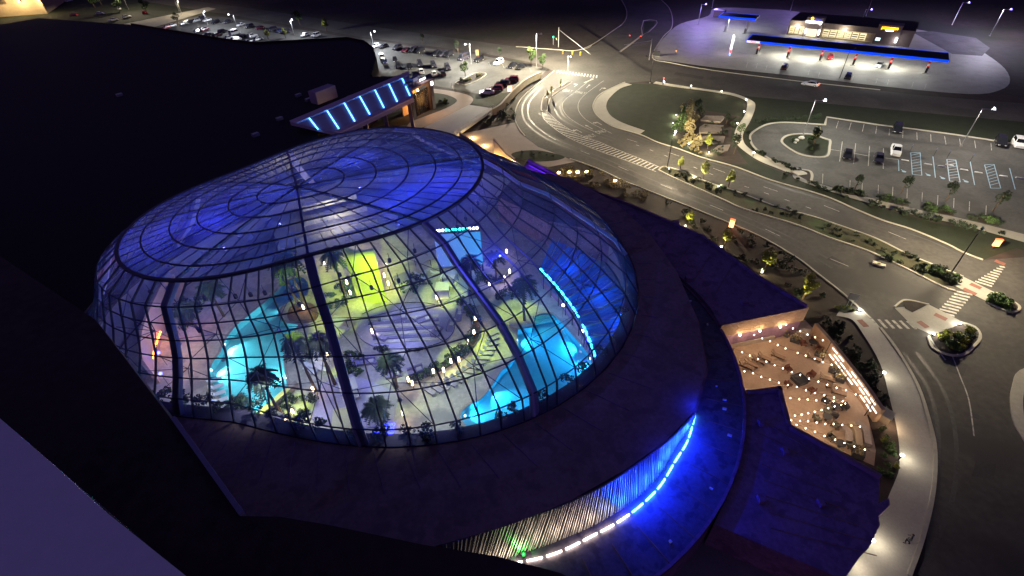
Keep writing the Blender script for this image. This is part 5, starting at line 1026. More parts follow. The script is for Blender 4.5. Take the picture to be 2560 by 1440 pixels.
# store
st = thing('gas_station_store', P(2110, 95), 'long brown convenience store with lit windows behind the fuel canopy', 'store')
BRN = mat('brown_facade', (.19, .155, .13), .85, .12, 1); BRD = mat('brown_dark', (.09, .075, .07), .85, .12, 1)
z0 = P(1966, 86); U_ = (P(2272, 118) - z0); LS = U_.length; U = U_.normalized(); Nn = Vector((-U.y, U.x, 0)); SAn = math.atan2(U.y, U.x)
def sbox(u0, u1, d0_, d1_, h0_, h1_, name, m, par=None): return MB().box(z0 + U * (LS * (u0 + u1) / 2) + Nn * ((d0_ + d1_) / 2) + Vector((0, 0, (h0_ + h1_) / 2)), (LS * (u1 - u0), d1_ - d0_, h1_ - h0_), SAn).build(name, m, par or st)
sbox(0, 1, 0, 16, 3.3, 5.2, 'upper_wall', BRN); sbox(0, 1, 1.2, 16, 0, 3.3, 'back_volume', mat('shop_interior', (.6, .5, .32), .7, .5, .8))
sbox(0, 1, .3, 15.7, 5.2, 5.35, 'roof', ROOFB)
sbox(.14, .285, -.6, 3, 0, 6.9, 'entrance_tower', BRN); sbox(.17, .255, -.66, -.62, .3, 2.9, 'entrance_glow', glow('shop_glow', (1, .8, .45), .55, False))
sbox(.72, .90, -.6, 4, 0, 6.6, 'right_tower', BRN); sbox(.90, 1.0, .1, 8, 0, 3.3, 'right_wing', BRN); sbox(0, .008, -.2, 1.2, 0, 3.3, 'pier', BRD)
for u0, u1 in [(.01,.055),(.058,.095),(.098,.138),(.30,.355),(.36,.415),(.42,.475),(.48,.535),(.54,.595),(.60,.655)]:
    wi = sbox(u0, u1, .02, .06, .6, 3.0, 'window', glow('shop_window', (1, .84, .5), .4, False)); sbox(u0, u0 + .004, -.03, .02, .6, 3.0, 'window_frame', DARKM, wi)
    for k in range(3):
        h_ = .7 + .7 * k; sbox(u0 + .008, u1 - .006, .012, .018, h_, h_ + random.uniform(.25, .45), 'shelf_goods', mat('goods%d' % random.randint(0, 4), [(.3, .1, .08), (.5, .45, .3), (.15, .2, .3), (.35, .3, .12), (.6, .55, .5)][random.randint(0, 4)], .7, .4, 4), wi)
for u in (.155, .27, .885): sbox(u, u + .008, -.85, -.64, 1.2, 2.8, 'wall_lamp', COOLG); lamp(st, 'POINT', z0 + U * LS * u - Nn * 1.6 + Vector((0, 0, 2)), 60, (1, .9, 1))
for u in (.075, .47): sbox(u, u + .012, -.5, .0, 3.35, 3.6, 'awning_lamp', WHITEG); lamp(st, 'POINT', z0 + U * LS * u - Nn * 1.4 + Vector((0, 0, 3.4)), 260, (1, .9, .7))
sbox(.735, .77, -.66, -.62, 1.2, 2.2, 'window_poster', glow('cool_poster', (.5, .8, .85), .8, False))
text_mesh('mokenway', 1.6, 'sign_text', glow('store_sign', (1, .97, 1), 7, False), st, upright(z0 + U * LS * .205 - Nn * .68 + Vector((0, 0, 5.4)), SAn) @ Matrix.Diagonal((.82, 1, 1, 1)), .04)
MB().lathe(z0 + U * LS * .185 - Nn * .7 + Vector((0, 0, 6.5)), [(.1, -.4), (.5, -.1), (.4, .2), (.05, .5)], 8).build('sign_emblem', glow('emblem_yellow', (1, .72, .02), 2.5, False), st)
sbox(.20, .262, -.65, -.62, 5.9, 6.5, 'sign_backing', mat('sign_blue', (.05, .06, .3), .5, 0, emit=(.1, .1, .8), es=.25))
text_mesh('JAMES BOYS', .95, 'sign_text', glow('yellow_sign', (1, .5, .01), 3.0, False), st, upright(z0 + U * LS * .81 - Nn * .68 + Vector((0, 0, 5.5)), SAn), .05)
sbox(.765, .855, -.66, -.62, 5.1, 5.9, 'sign_backing', mat('sign_amber', (.5, .25, .02), .5, 0, emit=(1, .45, 0), es=.6)); sbox(.785, .84, -.68, -.63, 4.65, 4.95, 'sign_line', glow('sign_white_line', (1, .9, 1), 5, False))
# price sign
ps = thing('price_sign', P(1824, 137), 'tall slim price sign glowing white over red and blue', 'sign'); pq = P(1824, 137)
for h0_, h1_, m_ in [(0, .8, mat('ps_blue', (.1, .25, .8), .4, 0, emit=(.1, .3, 1), es=.8)), (.8, 1.9, mat('ps_red', (.7, .05, .05), .4, 0, emit=(1, .05, .05), es=1)), (1.9, 4.0, glow('ps_white', (1, .95, 1), 1.6, False)), (4.05, 4.5, mat('ps_amber', (.5, .3, .1), .4, 0, emit=(1, .6, .2), es=.8)), (4.55, 6.4, MATS['ps_white'])]:
    MB().box(pq + Vector((0, 0, (h0_ + h1_) / 2)), (.45, 2.0, h1_ - h0_ - .02), FA + .3).build('panel', m_, ps)
lamp(ps, 'POINT', pq - FU * 2 + Vector((0, 0, 4)), 90, (1, .95, 1))
mn = thing('monument_sign', P(1640, 138), 'low dark monument sign on the gas station corner', 'sign'); MB().box(P(1640, 140) + Vector((0, 0, .9)), (2.4, .5, 1.6), FA).build('panel', DARKM, mn); MB().box(P(1640, 140) + Vector((0, 0, .06)), (3, .9, .12), FA).build('base', CONC, mn)
sh_ = thing('utility_shed', P(1797, 42), 'small dark shed at the back of the gas station', 'shed'); MB().box(P(1797, 42) + Vector((0, 0, 1.4)), (4.5, 3, 2.8), FA).build('wall', BRD, sh_); MB().box(P(1797, 42) + Vector((0, 0, 2.95)), (5, 3.4, .25), FA).build('roof', GREYM, sh_)

# ------------------------------------------------------------------ lamp posts
def lamp_post(base, h, power, col, label, head=COOLG, group='lamp posts', dirv=None, pole=GREYM, light=True, arm=1.8):
    b = P(*base); o = thing('lamp_post', b, label, 'lamp post', group); d = dirv or Vector((1, 0, 0))
    MB().tube([b, b + up * h], [.11, .07], 8).build('pole', pole, o); MB().lathe(b, [(.25, 0), (.25, .25), (.12, .3)], 8).build('base', CONC, o)
    MB().tube([b + up * (h - .1), b + up * h + d * arm], .05, 6).build('arm', pole, o); hp_ = b + up * (h + .02) + d * (arm + .2)
    MB().box(hp_ + Vector((0, 0, .08)), (.8, .4, .14), math.atan2(d.y, d.x)).build('head', pole, o); hd_ = o.children[-1]; MB().box(hp_ - Vector((0, 0, .02)), (.7, .34, .05), math.atan2(d.y, d.x)).build('lens', head, hd_)
    MB().lathe(hp_ + Vector((0, 0, .17)), [(.14, 0), (.2, .1), (.1, .22)], 8).build('globe', head, hd_)
    if light: street(o, hp_ - Vector((0, 0, .14)), power, col, h)
    return o
WARM = (1, .84, .56); COOL = (.9, .95, 1.0)
lamp_post((1668,420), 7.6, .2, WARM, 'tall thin lamp post at the nose of the boulevard median', WHITEG, dirv=Vector((.5, .8, 0)).normalized(), pole=DARKM)
lamp_post((2007,340), 8.9, .1, (1, .95, .78), 'grey lamp post behind the oval parking island', dirv=Vector((.9, -.4, 0)).normalized())
lamp_post((2402,366), 8.9, .08, (1, .9, .75), 'grey lamp post among the upper stalls of the big parking lot', dirv=Vector((.9, -.4, 0)).normalized())
lamp_post((2378,682), 7.6, .2, WARM, 'green topped lamp post at the crossing end of the median', mat('dim_head', (.25, .5, .4), .4, 0), dirv=Vector((.8, .6, 0)).normalized(), pole=DARKM)
lamp_post((1178,160), 7.0, .3, (1, .97, .85), 'bright lamp post in the middle of the casino parking lot', dirv=Vector((-.5, -.5, 0)).normalized())
lamp_post((1341,168), 11.0, .46, (1, .86, .6), 'tall grey pole at the corner by the crossing', mat('grey_head', (.5, .5, .5), .5, 0), dirv=Vector((.7, -.7, 0)).normalized(), arm=2.0)
lamp_post((934,120), 6.2, .22, COOL, 'pale lamp post at the corner of the black hall', dirv=Vector((.8, -.3, 0)).normalized())
lamp_post((1419,178), 5.0, .24, (.95, 1, .8), 'short pale lamp post beside the turn lane island', mat('lit_green', (.4, .6, .5), .4, 0, emit=(.6, .9, .7), es=1.5), dirv=Vector((.3, -.9, 0)).normalized())
lamp_post((595,72), 6.5, .08, COOL, 'pale lamp post among the cars of the far lot', dirv=Vector((-.5, -.5, 0)).normalized())
lamp_post((736,88), 6.5, .08, COOL, 'bright lamp post behind the two white cars of the far lot', dirv=Vector((.5, -.5, 0)).normalized())
lamp_post((520,62), 6.0, .07, COOL, 'bright violet white lamp post at the left end of the far lot', dirv=Vector((.5, -.5, 0)).normalized())
lamp_post((455,36), 6.5, .07, WARM, 'thin lamp post beside the far access road', WHITEG, dirv=Vector((.5, -.5, 0)).normalized())
lamp_post((322,24), 9.0, .07, WARM, 'lamp post in the far yard near the tan building', WHITEG, dirv=Vector((.5, -.5, 0)).normalized())
lamp_post((448,28), 7.0, .02, WARM, 'faint lamp post at the top edge above the far road', WHITEG, dirv=Vector((-.5, -.5, 0)).normalized())
lamp_post((1625,208), 8.0, .035, WARM, 'dark lamp post at the corner of the park', mat('off_head', (.2, .2, .2), .5, 0), dirv=Vector((-.6, .2, 0)).normalized(), pole=DARKM)
lamp_post((2098,198), 8.5, 1, WARM, 'dark unlit pole in front of the fuel canopy', MATS['off_head'], dirv=Vector((.6, .2, 0)).normalized(), pole=DARKM, light=False)
VIO = (.42, .3, 1)
for i, (x, y, h, p_) in enumerate([(2150,64,6,.03),(2165,40,8,.02),(2380,62,8,.03),(2474,90,9,.13),(1975,30,7,.03),(1745,62,8,.1),(1780,20,6,.04)]):
    lamp_post((x, y), h, p_, VIO if i != 3 else (.85, .8, 1), 'violet lamp post behind the gas station, ' + ['beside the store roof', 'farthest behind the store', 'in the dark field right of the store', 'at the far right end of the forecourt drive', 'left of the store', 'at the left corner of the forecourt', 'behind the shed'][i], glow('violet_head', (.3, .22, 1), 7, False), 'violet lamp posts', dirv=Vector((.5, -.6, 0)).normalized())
# bollards of the park path
for i, (x, y) in enumerate([(1659,213),(1726,223),(1802,237),(1863,258),(1858,288),(1841,318),(1836,355),(1882,392)]):
    q = P(x, y); o = thing('path_bollard', q, ordn[i] + ' lit path bollard counted from the road corner' if i < 6 else ['lit path bollard beside the dark round tree', 'lowest lit path bollard before the parking entry'][i - 6], 'bollard', 'lit bollards along the park path')
    MB().tube([q, q + up * .95], .07, 7).build('post', DARKM, o); MB().lathe(q + up * .95, [(.1, 0), (.17, .06), (.17, .16), (.05, .2)], 8).build('lamp_head', WHITEG, o); lamp(o, 'POINT', q + Vector((0, 0, 1.3)), 95, (1, .84, .5), r=.12)
for i, (x, y, p_) in enumerate([(2202,944,45),(2245,1150,50),(2172,1362,55),(2120,1420,45)]):
    q = P(x, y); o = thing('path_bollard', q, ['lit bollard half way along the ring sidewalk', 'lit bollard at the lower patio bed corner', 'lit bollard at the end of the south annex', 'lit bollard at the bottom edge beside the annex'][i], 'bollard', 'lit bollards of the ring sidewalk')
    MB().tube([q, q + up * .9], .07, 7).build('post', DARKM, o); MB().lathe(q + up * .9, [(.1, 0), (.17, .06), (.17, .16), (.05, .2)], 8).build('lamp_head', WHITEG, o); lamp(o, 'POINT', q + Vector((.8, .1, 1.3)), p_, (1, .9, .68), r=.15)

# ------------------------------------------------------------------ signs and signals
def lit_sign(base, w_, h_, ang, m_, label, zlow=.4, power=40, col=(1, .3, .1)):
    q = P(*base); o = thing('lit_sign', q, label, 'sign'); MB().box(q + Vector((0, 0, zlow / 2)), (w_ * .4, .25, zlow), ang).build('base', DARKM, o); MB().box(q + Vector((0, 0, zlow + h_ / 2)), (w_, .3, h_), ang).build('panel', m_, o); MB().box(q + Vector((0, 0, zlow + h_ + .1)), (w_ + .1, .4, .18), ang).build('cap', mat('sign_cap', (.3, .05, .03), .5, 0, emit=(1, .15, .03), es=.8), o)
    lamp(o, 'POINT', q + Vector((0, -1.0, zlow + h_)), power, col); return o
OS = glow('orange_sign', (1, .36, .12), 1.6, False)
lit_sign((1826,572), .8, 1.5, rad(-35), OS, 'glowing orange red directory sign behind the annex'); lit_sign((1275,238), 1.3, 1.5, rad(10), glow('peach_sign', (1, .55, .25), 1.5, False), 'glowing orange square sign on the retaining wall', 1.2)
lit_sign((1194,146), 1.0, 1.6, rad(10), OS, 'small orange sign with violet top beside the casino parking lot', 1.2); lit_sign((2483,622), .9, 1.2, rad(-20), OS, 'blurry orange sign beside the lit grass at the right edge', .6, 60, (1, .4, .2))
lit_sign((1657,212), .5, 1.4, rad(60), mat('blue_sign', (.1, .12, .3), .5, 0), 'small sign post at the corner of the park', .6, .01); 
wh = thing('roof_sign', P(2132, 742), 'white square sign board on two thin posts beside the corner bed', 'sign'); wq = P(2120, 768)
for s in (-.35, .35): MB().tube([wq + Vector((s, 0, 0)), wq + Vector((s, 0, 1.6))], .04, 5).build('post', GREYM, wh)
MB().box(wq + Vector((0, 0, 2.1)), (1.3, .1, 1.2), rad(-30)).build('panel', mat('dull_panel', (.16, .16, .15), .7, .1, 2), wh)
def signal(px, z, m_, label, body=mat('signal_black', (.02, .02, .02), .5, 0), on=0):
    q = P(*px, z); o = thing('traffic_signal', q, label, 'traffic light', 'traffic lights at the crossing'); f = Vector((0, -1, 0))
    MB().box(q, (.42, .3, 1.2)).build('housing', body, o)
    for k in range(3): MB().lathe(q + Vector((0, -.2, .36 - .36 * k)), [(.13, -.02), (.15, .05), (.04, .08)], 8).build('lens', m_ if k == on else mat('lens_off', (.05, .05, .05), .3, 0), o)
    lamp(o, 'POINT', q + Vector((0, -.6, .2)), 12, (1, .1, .05)); return o
YEL = mat('signal_yellow', (.6, .32, .03), .5, 0, emit=(1, .5, .03), es=.25)
def mast(base, tip_px, h, label, heads):
    b = P(*base); o = thing('signal_mast', b, label, 'signal mast', 'signal masts at the crossing'); MB().tube([b, b + up * h], [.16, .1], 8).build('pole', GREYM, o); t = P(*tip_px, h - .4); MB().tube([b + up * (h - .6), t], [.09, .05], 6).build('arm', GREYM, o)
mast((1396,118), (1476,136), 7.0, 'signal mast with a long arm at the far corner of the crossing', 0); mast((1623,150), (1560,112), 7.0, 'signal mast at the gas station corner of the crossing', 0)
signal((1574,91), 5.2, REDG, 'left one of the two red traffic lights over the side road'); signal((1601,93), 5.2, REDG, 'right one of the two red traffic lights over the side road'); signal((1391,97), 5.0, AMBERG, 'orange traffic light on the far corner mast', on=1); signal((1690,127), 5.0, AMBERG, 'orange traffic light at the gas station corner', on=1)
for i, x in enumerate((1407, 1431, 1451)): signal((x, 130 + i * 2), 5.6, YEL, 'yellow signal housing seen from the side on the long arm, ' + ordn[i] + ' from the pole', YEL)
lamp(None, 'POINT', P(1555, 175, 3.5), 1, (1, 0, 0)) if False else None
GS = thing('pedestrian_signal', P(1383, 112), 'small teal pedestrian signal below the far corner mast', 'pedestrian signal'); MB().box(P(1383, 112) + up * 1.3, (.1, .1, 2.6)).build('post', GREYM, GS); MB().box(P(1383, 112) + up * 2.9, (.5, .3, .5)).build('lens', GREENG, GS)

# ------------------------------------------------------------------ cars
def car_proto(kind):
    o = thing('parked_car', (0, 0, 0)); L, W, bel, H, x0, x1, t0, t1 = {'sedan': (4.7, 1.82, .92, 1.45, -2.0, 1.0, -1.25, .25), 'suv': (4.75, 1.9, 1.08, 1.75, -2.25, 1.15, -2.0, .4), 'pickup': (5.6, 1.98, 1.12, 1.85, -.6, 1.6, -.35, .9), 'van': (5.6, 2.0, 1.25, 2.25, -2.7, 2.2, -2.6, 1.4)}[kind]
    hx = L / 2; w2 = W / 2; m = MB()
    st_ = [(-hx, bel - .28, .86), (-hx + .12, bel - .04, .95), (-hx + .7, bel, 1), (0, bel + .0, 1), (x1, bel, 1), (hx - .8, bel - .1, .98), (hx - .15, bel - .22, .9), (hx, bel - .38, .8)]
    vs = []; fs = []
    for x, zt, k in st_: vs += [(x, -w2 * k, .28), (x, w2 * k, .28), (x, w2 * k, zt - .22), (x, w2 * k * .93, zt), (x, -w2 * k * .93, zt), (x, -w2 * k, zt - .22)]
    for i in range(len(st_) - 1):
        for k in range(6): fs.append((i*6+k, i*6+(k+1) % 6, i*6+6+(k+1) % 6, i*6+6+k))
    fs += [tuple(range(6))[::-1], tuple(len(st_)*6-6+k for k in range(6))]; m.add(vs, fs)
    g0, g1 = w2 * .9, w2 * .72
    B = [(x0, -g0, bel - .01), (x1, -g0, bel - .01), (x1, g0, bel - .01), (x0, g0, bel - .01)]; T = [(t0, -g1, H), (t1, -g1, H), (t1, g1, H), (t0, g1, H)]
    m.add(B + T, [(4, 5, 6, 7), (0, 1, 5, 4), (1, 2, 6, 5), (2, 3, 7, 6), (3, 0, 4, 7)])
    if kind == 'pickup': m.add([(-hx + .15, -.75, bel + .005), (x0 - .1, -.75, bel + .005), (x0 - .1, .75, bel + .005), (-hx + .15, .75, bel + .005)], [(0, 1, 2, 3)])
    m.build('body', WHITEP, o, local=True)
    def win(a, b, c, d, nm, pr=.015):
        a, b, c, d = map(Vector, (a, b, c, d)); n = (b - a).cross(d - a).normalized(); cc = (a + b + c + d) / 4
        MB().add([p + (cc - p) * .12 + n * pr for p in (a, b, c, d)], [(0, 1, 2, 3)]).build(nm, CARGLASS, o, local=True)
    win(B[1], B[2], T[2], T[1], 'windshield'); win(B[3], B[0], T[0], T[3], 'rear_window'); win(B[0], B[1], T[1], T[0], 'side_window'); win(B[2], B[3], T[3], T[2], 'side_window')
    for x in (-hx * .62, hx * .62):
        for s in (-1, 1):
            w_ = MB(); n = 12; vs = [(x + .33 * cos(2*pi*k/n), s * (w2 - .1) + yy, .33 + .33 * sin(2*pi*k/n)) for yy in (-.11, .11) for k in range(n)]
            w_.add(vs, [(k, (k+1) % n, n + (k+1) % n, n + k) for k in range(n)] + [tuple(range(n))[::-1], tuple(range(n, 2*n))]); wo = w_.build('wheel', TYRE, o, local=True); r2 = MB(); vs = [(x + .2 * cos(2*pi*k/8), s * (w2 - .1) + s * yy, .33 + .2 * sin(2*pi*k/8)) for yy in (.1, .125) for k in range(8)]; r2.add(vs, [(k, (k+1) % 8, 8 + (k+1) % 8, 8 + k) for k in range(8)] + [tuple(range(8))[::-1], tuple(range(8, 16))]); r2.build('rim', GREYM, wo, local=True)
    for s in (-1, 1):
        MB().box((hx - .06, s * w2 * .62, bel - .42), (.12, .4, .16)).build('headlight', HEADL, o, local=True); MB().box((-hx + .05, s * w2 * .66, bel - .22), (.1, .34, .18)).build('taillight', TAILL, o, local=True)
    return o
CARP = {k: car_proto(k) for k in ('sedan', 'suv', 'pickup', 'van')}
PAINTS = {'white': (.72, .72, .72), 'black': (.012, .012, .015), 'dark': (.03, .028, .04), 'maroon': (.1, .015, .03), 'silver': (.38, .38, .4), 'red': (.35, .02, .03), 'lilac': (.5, .45, .62), 'blue': (.03, .04, .12), 'grey': (.13, .13, .14)}
def car(px, heading_px, kind, colr, label, group, z=.01, flip=False, name=None):
    o = copy_tree(CARP[kind]); q = P(*px, z); o.location = q
    if isinstance(heading_px, (int, float)): a = heading_px
    else: t = P(*heading_px) - q; a = math.atan2(t.y, t.x)
    o.rotation_euler.z = a + (pi if flip else 0)
    if name: o.name = name
    m = mat('car_paint_' + colr, PAINTS[colr], .25, 0, spec=.6)
    for c in o.children:
        if c.name.startswith('body'): c.material_slots[0].link = 'OBJECT'; c.material_slots[0].material = m
    return tag(o, label, 'car', group)
def row_ang(a, b, off=pi / 2): t = P(*b) - P(*a); return math.atan2(t.y, t.x) + off
# big lot
SA_ = row_ang(C6(850,225), C6(1805,362), -pi / 2)
car(C6(1372,318), SA_, 'suv', 'black', 'black sports utility car alone in the upper row of the big parking lot', 'cars in the big parking lot')
car(C6(925,545), SA_, 'sedan', 'black', 'black sedan in the stall beside the oval island', 'cars in the big parking lot')
car(C6(1205,580), SA_, 'sedan', 'dark', 'dark sedan next to the white pickup in the big parking lot', 'cars in the big parking lot')
car(C6(1358,510), SA_, 'pickup', 'white', 'white pickup truck in the middle of the big parking lot', 'cars in the big parking lot')
car(C6(2300,435), SA_, 'suv', 'black', 'dark car with pale bumper at the right end of the upper row', 'cars in the big parking lot')
car(C6(2455,445), SA_, 'suv', 'white', 'white sports utility car cut by the right picture edge', 'cars in the big parking lot')
# casino lot
G2 = 'cars in the casino parking lot'
A1 = row_ang((941,118), (1302,170), -pi / 2)
for i, (x, y, k, c) in enumerate([(941,118,'sedan','white'),(959,119,'sedan','dark'),(994,123,'suv','dark'),(1015,129,'sedan','maroon'),(1035,129,'suv','dark'),(1050,131,'suv','black'),(1091,139,'suv','black'),(1107,140,'suv','dark'),(1122,141,'suv','black'),(1160,149,'van','dark'),(1197,153,'suv','black'),(1246,160,'suv','white'),(1281,168,'sedan','black'),(1302,171,'sedan','black')]):
    car((x, y), A1, k, c, ['white sedan beside the lamp post at the hall corner', 'dark sedan next to the corner white sedan', 'dark sports utility car third in the row along the road', 'maroon sedan fourth in the row along the road', 'dark car fifth in the row along the road', 'black car sixth in the row along the road', 'black car first in the cluster of three by the road', 'dark car in the middle of the cluster of three by the road', 'black car last in the cluster of three by the road', 'dark van left of the bright lamp post', 'black car right of the bright lamp post', 'white hatchback alone in the row along the road', 'black sedan near the bed at the end of the row', 'black sedan last in the row by the dark bed'][i], G2)
A2 = row_ang((1053,180), (1119,172), -pi / 2)
for i, (x, y, k, c) in enumerate([(956,147,'suv','white'),(962,157,'sedan','blue'),(988,153,'sedan','dark'),(996,168,'sedan','dark'),(1025,170,'sedan','black'),(1050,164,'suv','dark'),(1053,182,'sedan','white'),(1084,167,'suv','dark'),(1085,188,'sedan','white'),(1107,187,'sedan','dark'),(1119,173,'suv','dark')]):
    car((x, y), A2 + (pi if i in (6, 8, 9) else 0), k, c, ['white sports utility car beside the round dark hall corner', 'blue dark sedan under the wall lamp of the hall', 'dark rounded sedan near the hall corner', 'low dark sedan above the canopy edge', 'black sedan above the canopy edge', 'dark car above the white sedan in the middle rows', 'white sedan in the middle rows near the canopy', 'dark car right behind the first white sedan', 'second white sedan in the middle rows', 'dark sedan at the right end of the lower middle row', 'dark car at the right end of the upper middle row'][i], G2)
A3 = row_ang((1218,232), (1279,203), -pi / 2) + pi
for i, (x, y, k, c) in enumerate([(1218,234,'sedan','lilac'),(1240,226,'suv','maroon'),(1257,213,'suv','dark'),(1280,203,'suv','maroon')]): car((x, y), A3 + .5, k, c, ['pale lilac sedan lowest in the row by the retaining wall', 'maroon car second in the row by the retaining wall', 'dark car third in the row by the retaining wall', 'dark maroon car topmost in the row by the retaining wall'][i], G2)
# far lot
G3 = 'cars in the far lot'; A4 = row_ang((461,60), (712,82), -pi / 2)
fa = [(417,71,'sedan','red'),(430,67,'sedan','white'),(461,61,'sedan','white'),(474,59,'suv','black'),(490,55,'suv','silver'),(504,50,'suv','dark'),(519,53,'sedan','white'),(540,59,'suv','black'),(570,57,'sedan','dark'),(603,65,'sedan','silver'),(624,69,'suv','dark'),(650,73,'sedan','maroon'),(682,77,'suv','dark'),(700,80,'sedan','blue'),(716,83,'suv','dark'),(763,91,'sedan','white'),(790,92,'suv','white')]
nn_ = ['first', 'second', 'third', 'fourth', 'fifth', 'sixth', 'seventh', 'eighth', 'ninth', 'tenth', 'eleventh', 'twelfth', 'thirteenth', 'fourteenth', 'fifteenth', 'sixteenth', 'seventeenth']
for i, (x, y, k, c) in enumerate(fa): car((x, y), A4, k, c, '%s car, %s from the left in the upper row of the far lot' % (c, nn_[i]), G3)
fb = [(497,80,'sedan','white'),(513,77,'suv','maroon'),(524,89,'sedan','black'),(545,90,'sedan','maroon'),(558,82,'suv','dark'),(588,86,'van','white'),(574,97,'sedan','white'),(592,102,'suv','silver'),(611,93,'sedan','black'),(632,93,'suv','silver'),(646,101,'sedan','white'),(622,107,'sedan','white')]
for i, (x, y, k, c) in enumerate(fb): car((x, y), A4 + pi, k, c, ('%s car, %s from the left among the near cars of the far lot' % (c, nn_[i])) if k != 'van' else 'tall white van with dark windows in the far lot', G3)
for i, (x, y, c) in enumerate([(172,4,'white'),(300,24,'silver'),(252,36,'white'),(318,44,'silver'),(362,34,'red'),(186,40,'red'),(284,52,'white')]): car((x, y), A4 + i, 'sedan', c, '%s car in the far yard, %s from the tan building' % (c, nn_[i]), 'cars in the far yard')
# gas station and road
car(C4(966,478), FA - pi / 2 + .1, 'sedan', 'red', 'red car parked at the third fuel pump', 'cars at the gas station')
o = car(C4(1362,545), FA - pi / 2 - .15, 'sedan', 'silver', 'silver blue car with bright headlights leaving the fuel pumps', 'cars at the gas station')
for s in (-.55, .55):
    c, n_ = cos(o.rotation_euler.z), sin(o.rotation_euler.z); q = o.location + Vector((c * 2.45 - n_ * s, n_ * 2.45 + c * s, .62)); MB().lathe((2.4, s, .58), [(.05, -.1), (.14, 0), (.05, .12)], 8).build('lit_headlight', WHITEG, o, local=True); l_ = lamp(None, 'SPOT', q, 900, (.8, .88, 1), q + Vector((c * 8, n_ * 8, -.6)), 50, .7); l_.parent = o; l_.matrix_parent_inverse = (Matrix.Translation(o.location) @ Matrix.Rotation(o.rotation_euler.z, 4, 'Z')).inverted()
car(C4(590,565), FA + pi / 2, 'suv', 'black', 'black car parked nose out at the left forecourt edge', 'cars at the gas station'); car(C4(1108,642), FA + pi / 2, 'suv', 'black', 'black car parked at the forecourt edge beside the dark pole', 'cars at the gas station')
o = car((2024, 214), (1900, 196), 'sedan', 'silver', 'silver car with a red tail light driving on the cross road', 'cars on the road', name='driving_car')
for s in (-.6, .6): MB().box((-2.38, s, .74), (.08, .5, .22)).build('lit_taillight', REDG, o, local=True)
for k in CARP.values(): drop(k)
# wheel stops and sign posts in the big lot
for i, (x, y) in enumerate([(1450,580),(1655,615),(1780,635),(1850,622),(1980,665),(2110,690),(2335,722),(2480,742)]):
    q = P(*C6(x, y)); o = thing('wheel_stop', q, 'pale concrete wheel stop among the blue marked stalls, %s from the white pickup' % nn_[i], 'wheel stop', 'wheel stops of the blue stalls'); m = MB(); m.box(q + Vector((0, 0, .09)), (1.5, .22, .16), SA_ + pi / 2, .8); m.build('block', WHITEP, o)
for i, (x, y) in enumerate([(1490,495),(1705,530),(1825,550),(2030,585)]):
    q = P(*C6(x, y + 10)); o = thing('parking_sign', q, 'thin accessible parking sign post, %s from the white pickup' % nn_[i], 'sign post', 'accessible parking signs'); MB().tube([q, q + up * 1.6], .035, 5).build('post', DARKM, o); MB().box(q + up * 1.7, (.3, .04, .45), SA_).build('plate', mat('plate_blue', (.05, .1, .3), .5, 0), o)
for i, (x, y, s) in enumerate([(470,405,1.0),(515,383,1.3),(458,425,.6)]):
    q = P(*C6(x, y)) + Vector((0, 0, .1)); o = thing('rock', q, ['flat pale rock on the oval parking island', 'largest pale rock on the oval parking island', 'smallest pale rock on the oval parking island'][i], 'rock'); m = MB(); m.lathe(q, [(.55 * s, 0), (.6 * s, .15), (.35 * s, .35 * s), (.1, .38 * s)], 7); m.build('stone', mat('white_rock', (.55, .53, .48), .9, .2, 3), o)
for i, (x, y) in enumerate([(2190,660),(2203,665)]):
    q = P(x, y, .06); o = thing('utility_box', q, ['left pale utility cover in the median', 'right pale utility cover in the median'][i], 'utility box'); MB().box(q + Vector((0, 0, .15)), (1.1, .8, .3), rad(-35)).build('lid', mat('cover_beige', (.5, .46, .34), .8, .1, 2), o)

# ------------------------------------------------------------------ patio
def C1(x, y): return (1700 + x / 3, 740 + y / 3)
SLAT = mat('warm_slat', (.42, .3, .2), .7, .2, 3)
sw = thing('slat_wall', P(1900, 830), 'pale vertical slat wall along the top of the patio', 'wall'); wa, wb = Vector((ar[6].x, ar[6].y, 0)), Vector((ar[5].x, ar[5].y, 0))
wn0 = Vector(((wb - wa).y, -(wb - wa).x, 0)).normalized(); MB().wall([wa + wn0 * .1, wb + wn0 * .1], 3.0, 5.3, -.1).build('backing', mat('slat_backing', (.2, .14, .1), .8, .2, 2), sw)
nsl = 62; wd = (wb - wa); wn = Vector((wd.y, -wd.x, 0)).normalized()
for i in range(nsl): q = wa.lerp(wb, (i + .5) / nsl); MB().box(q + wn * .27 + Vector((0, 0, 4.15)), (.14, .1, 2.4), math.atan2(wd.y, wd.x)).build('slat', SLAT, sw)
for t in (.25, .48, .72): q = wa.lerp(wb, t) + wn * .5 + Vector((0, 0, 2.9)); MB().box(q, (.15, .2, .3)).build('wall_lamp', WARMG, sw); lamp(sw, 'POINT', q + wn * .6 + Vector((0, 0, .3)), 26, (1, .66, .36))
stw = thing('stone_ledge', P(1860, 860), 'low rough stone ledge below the slat wall', 'ledge'); MB().wall([P(1815, 872), P(1935, 850)], 0, .7, 1.2).build('ledge_body', STONE, stw)
cw = thing('curved_light_wall', P(2120, 940), 'curved tan patio wall with rows of glowing light slots', 'wall')
cwp = smooth(PP([(2030,838),(2075,892),(2120,950),(2160,1005),(2192,1055)]), 6); MB().wall(cwp, 0, 2.4, -.5).build('wall_body', mat('curved_plaster', (.3, .2, .13), .8, .15, 1), cw)
off = offset(cwp, -.56); LC = plen(off)
SLOT = glow('light_slot', (1, .86, .74), 2.2, False)
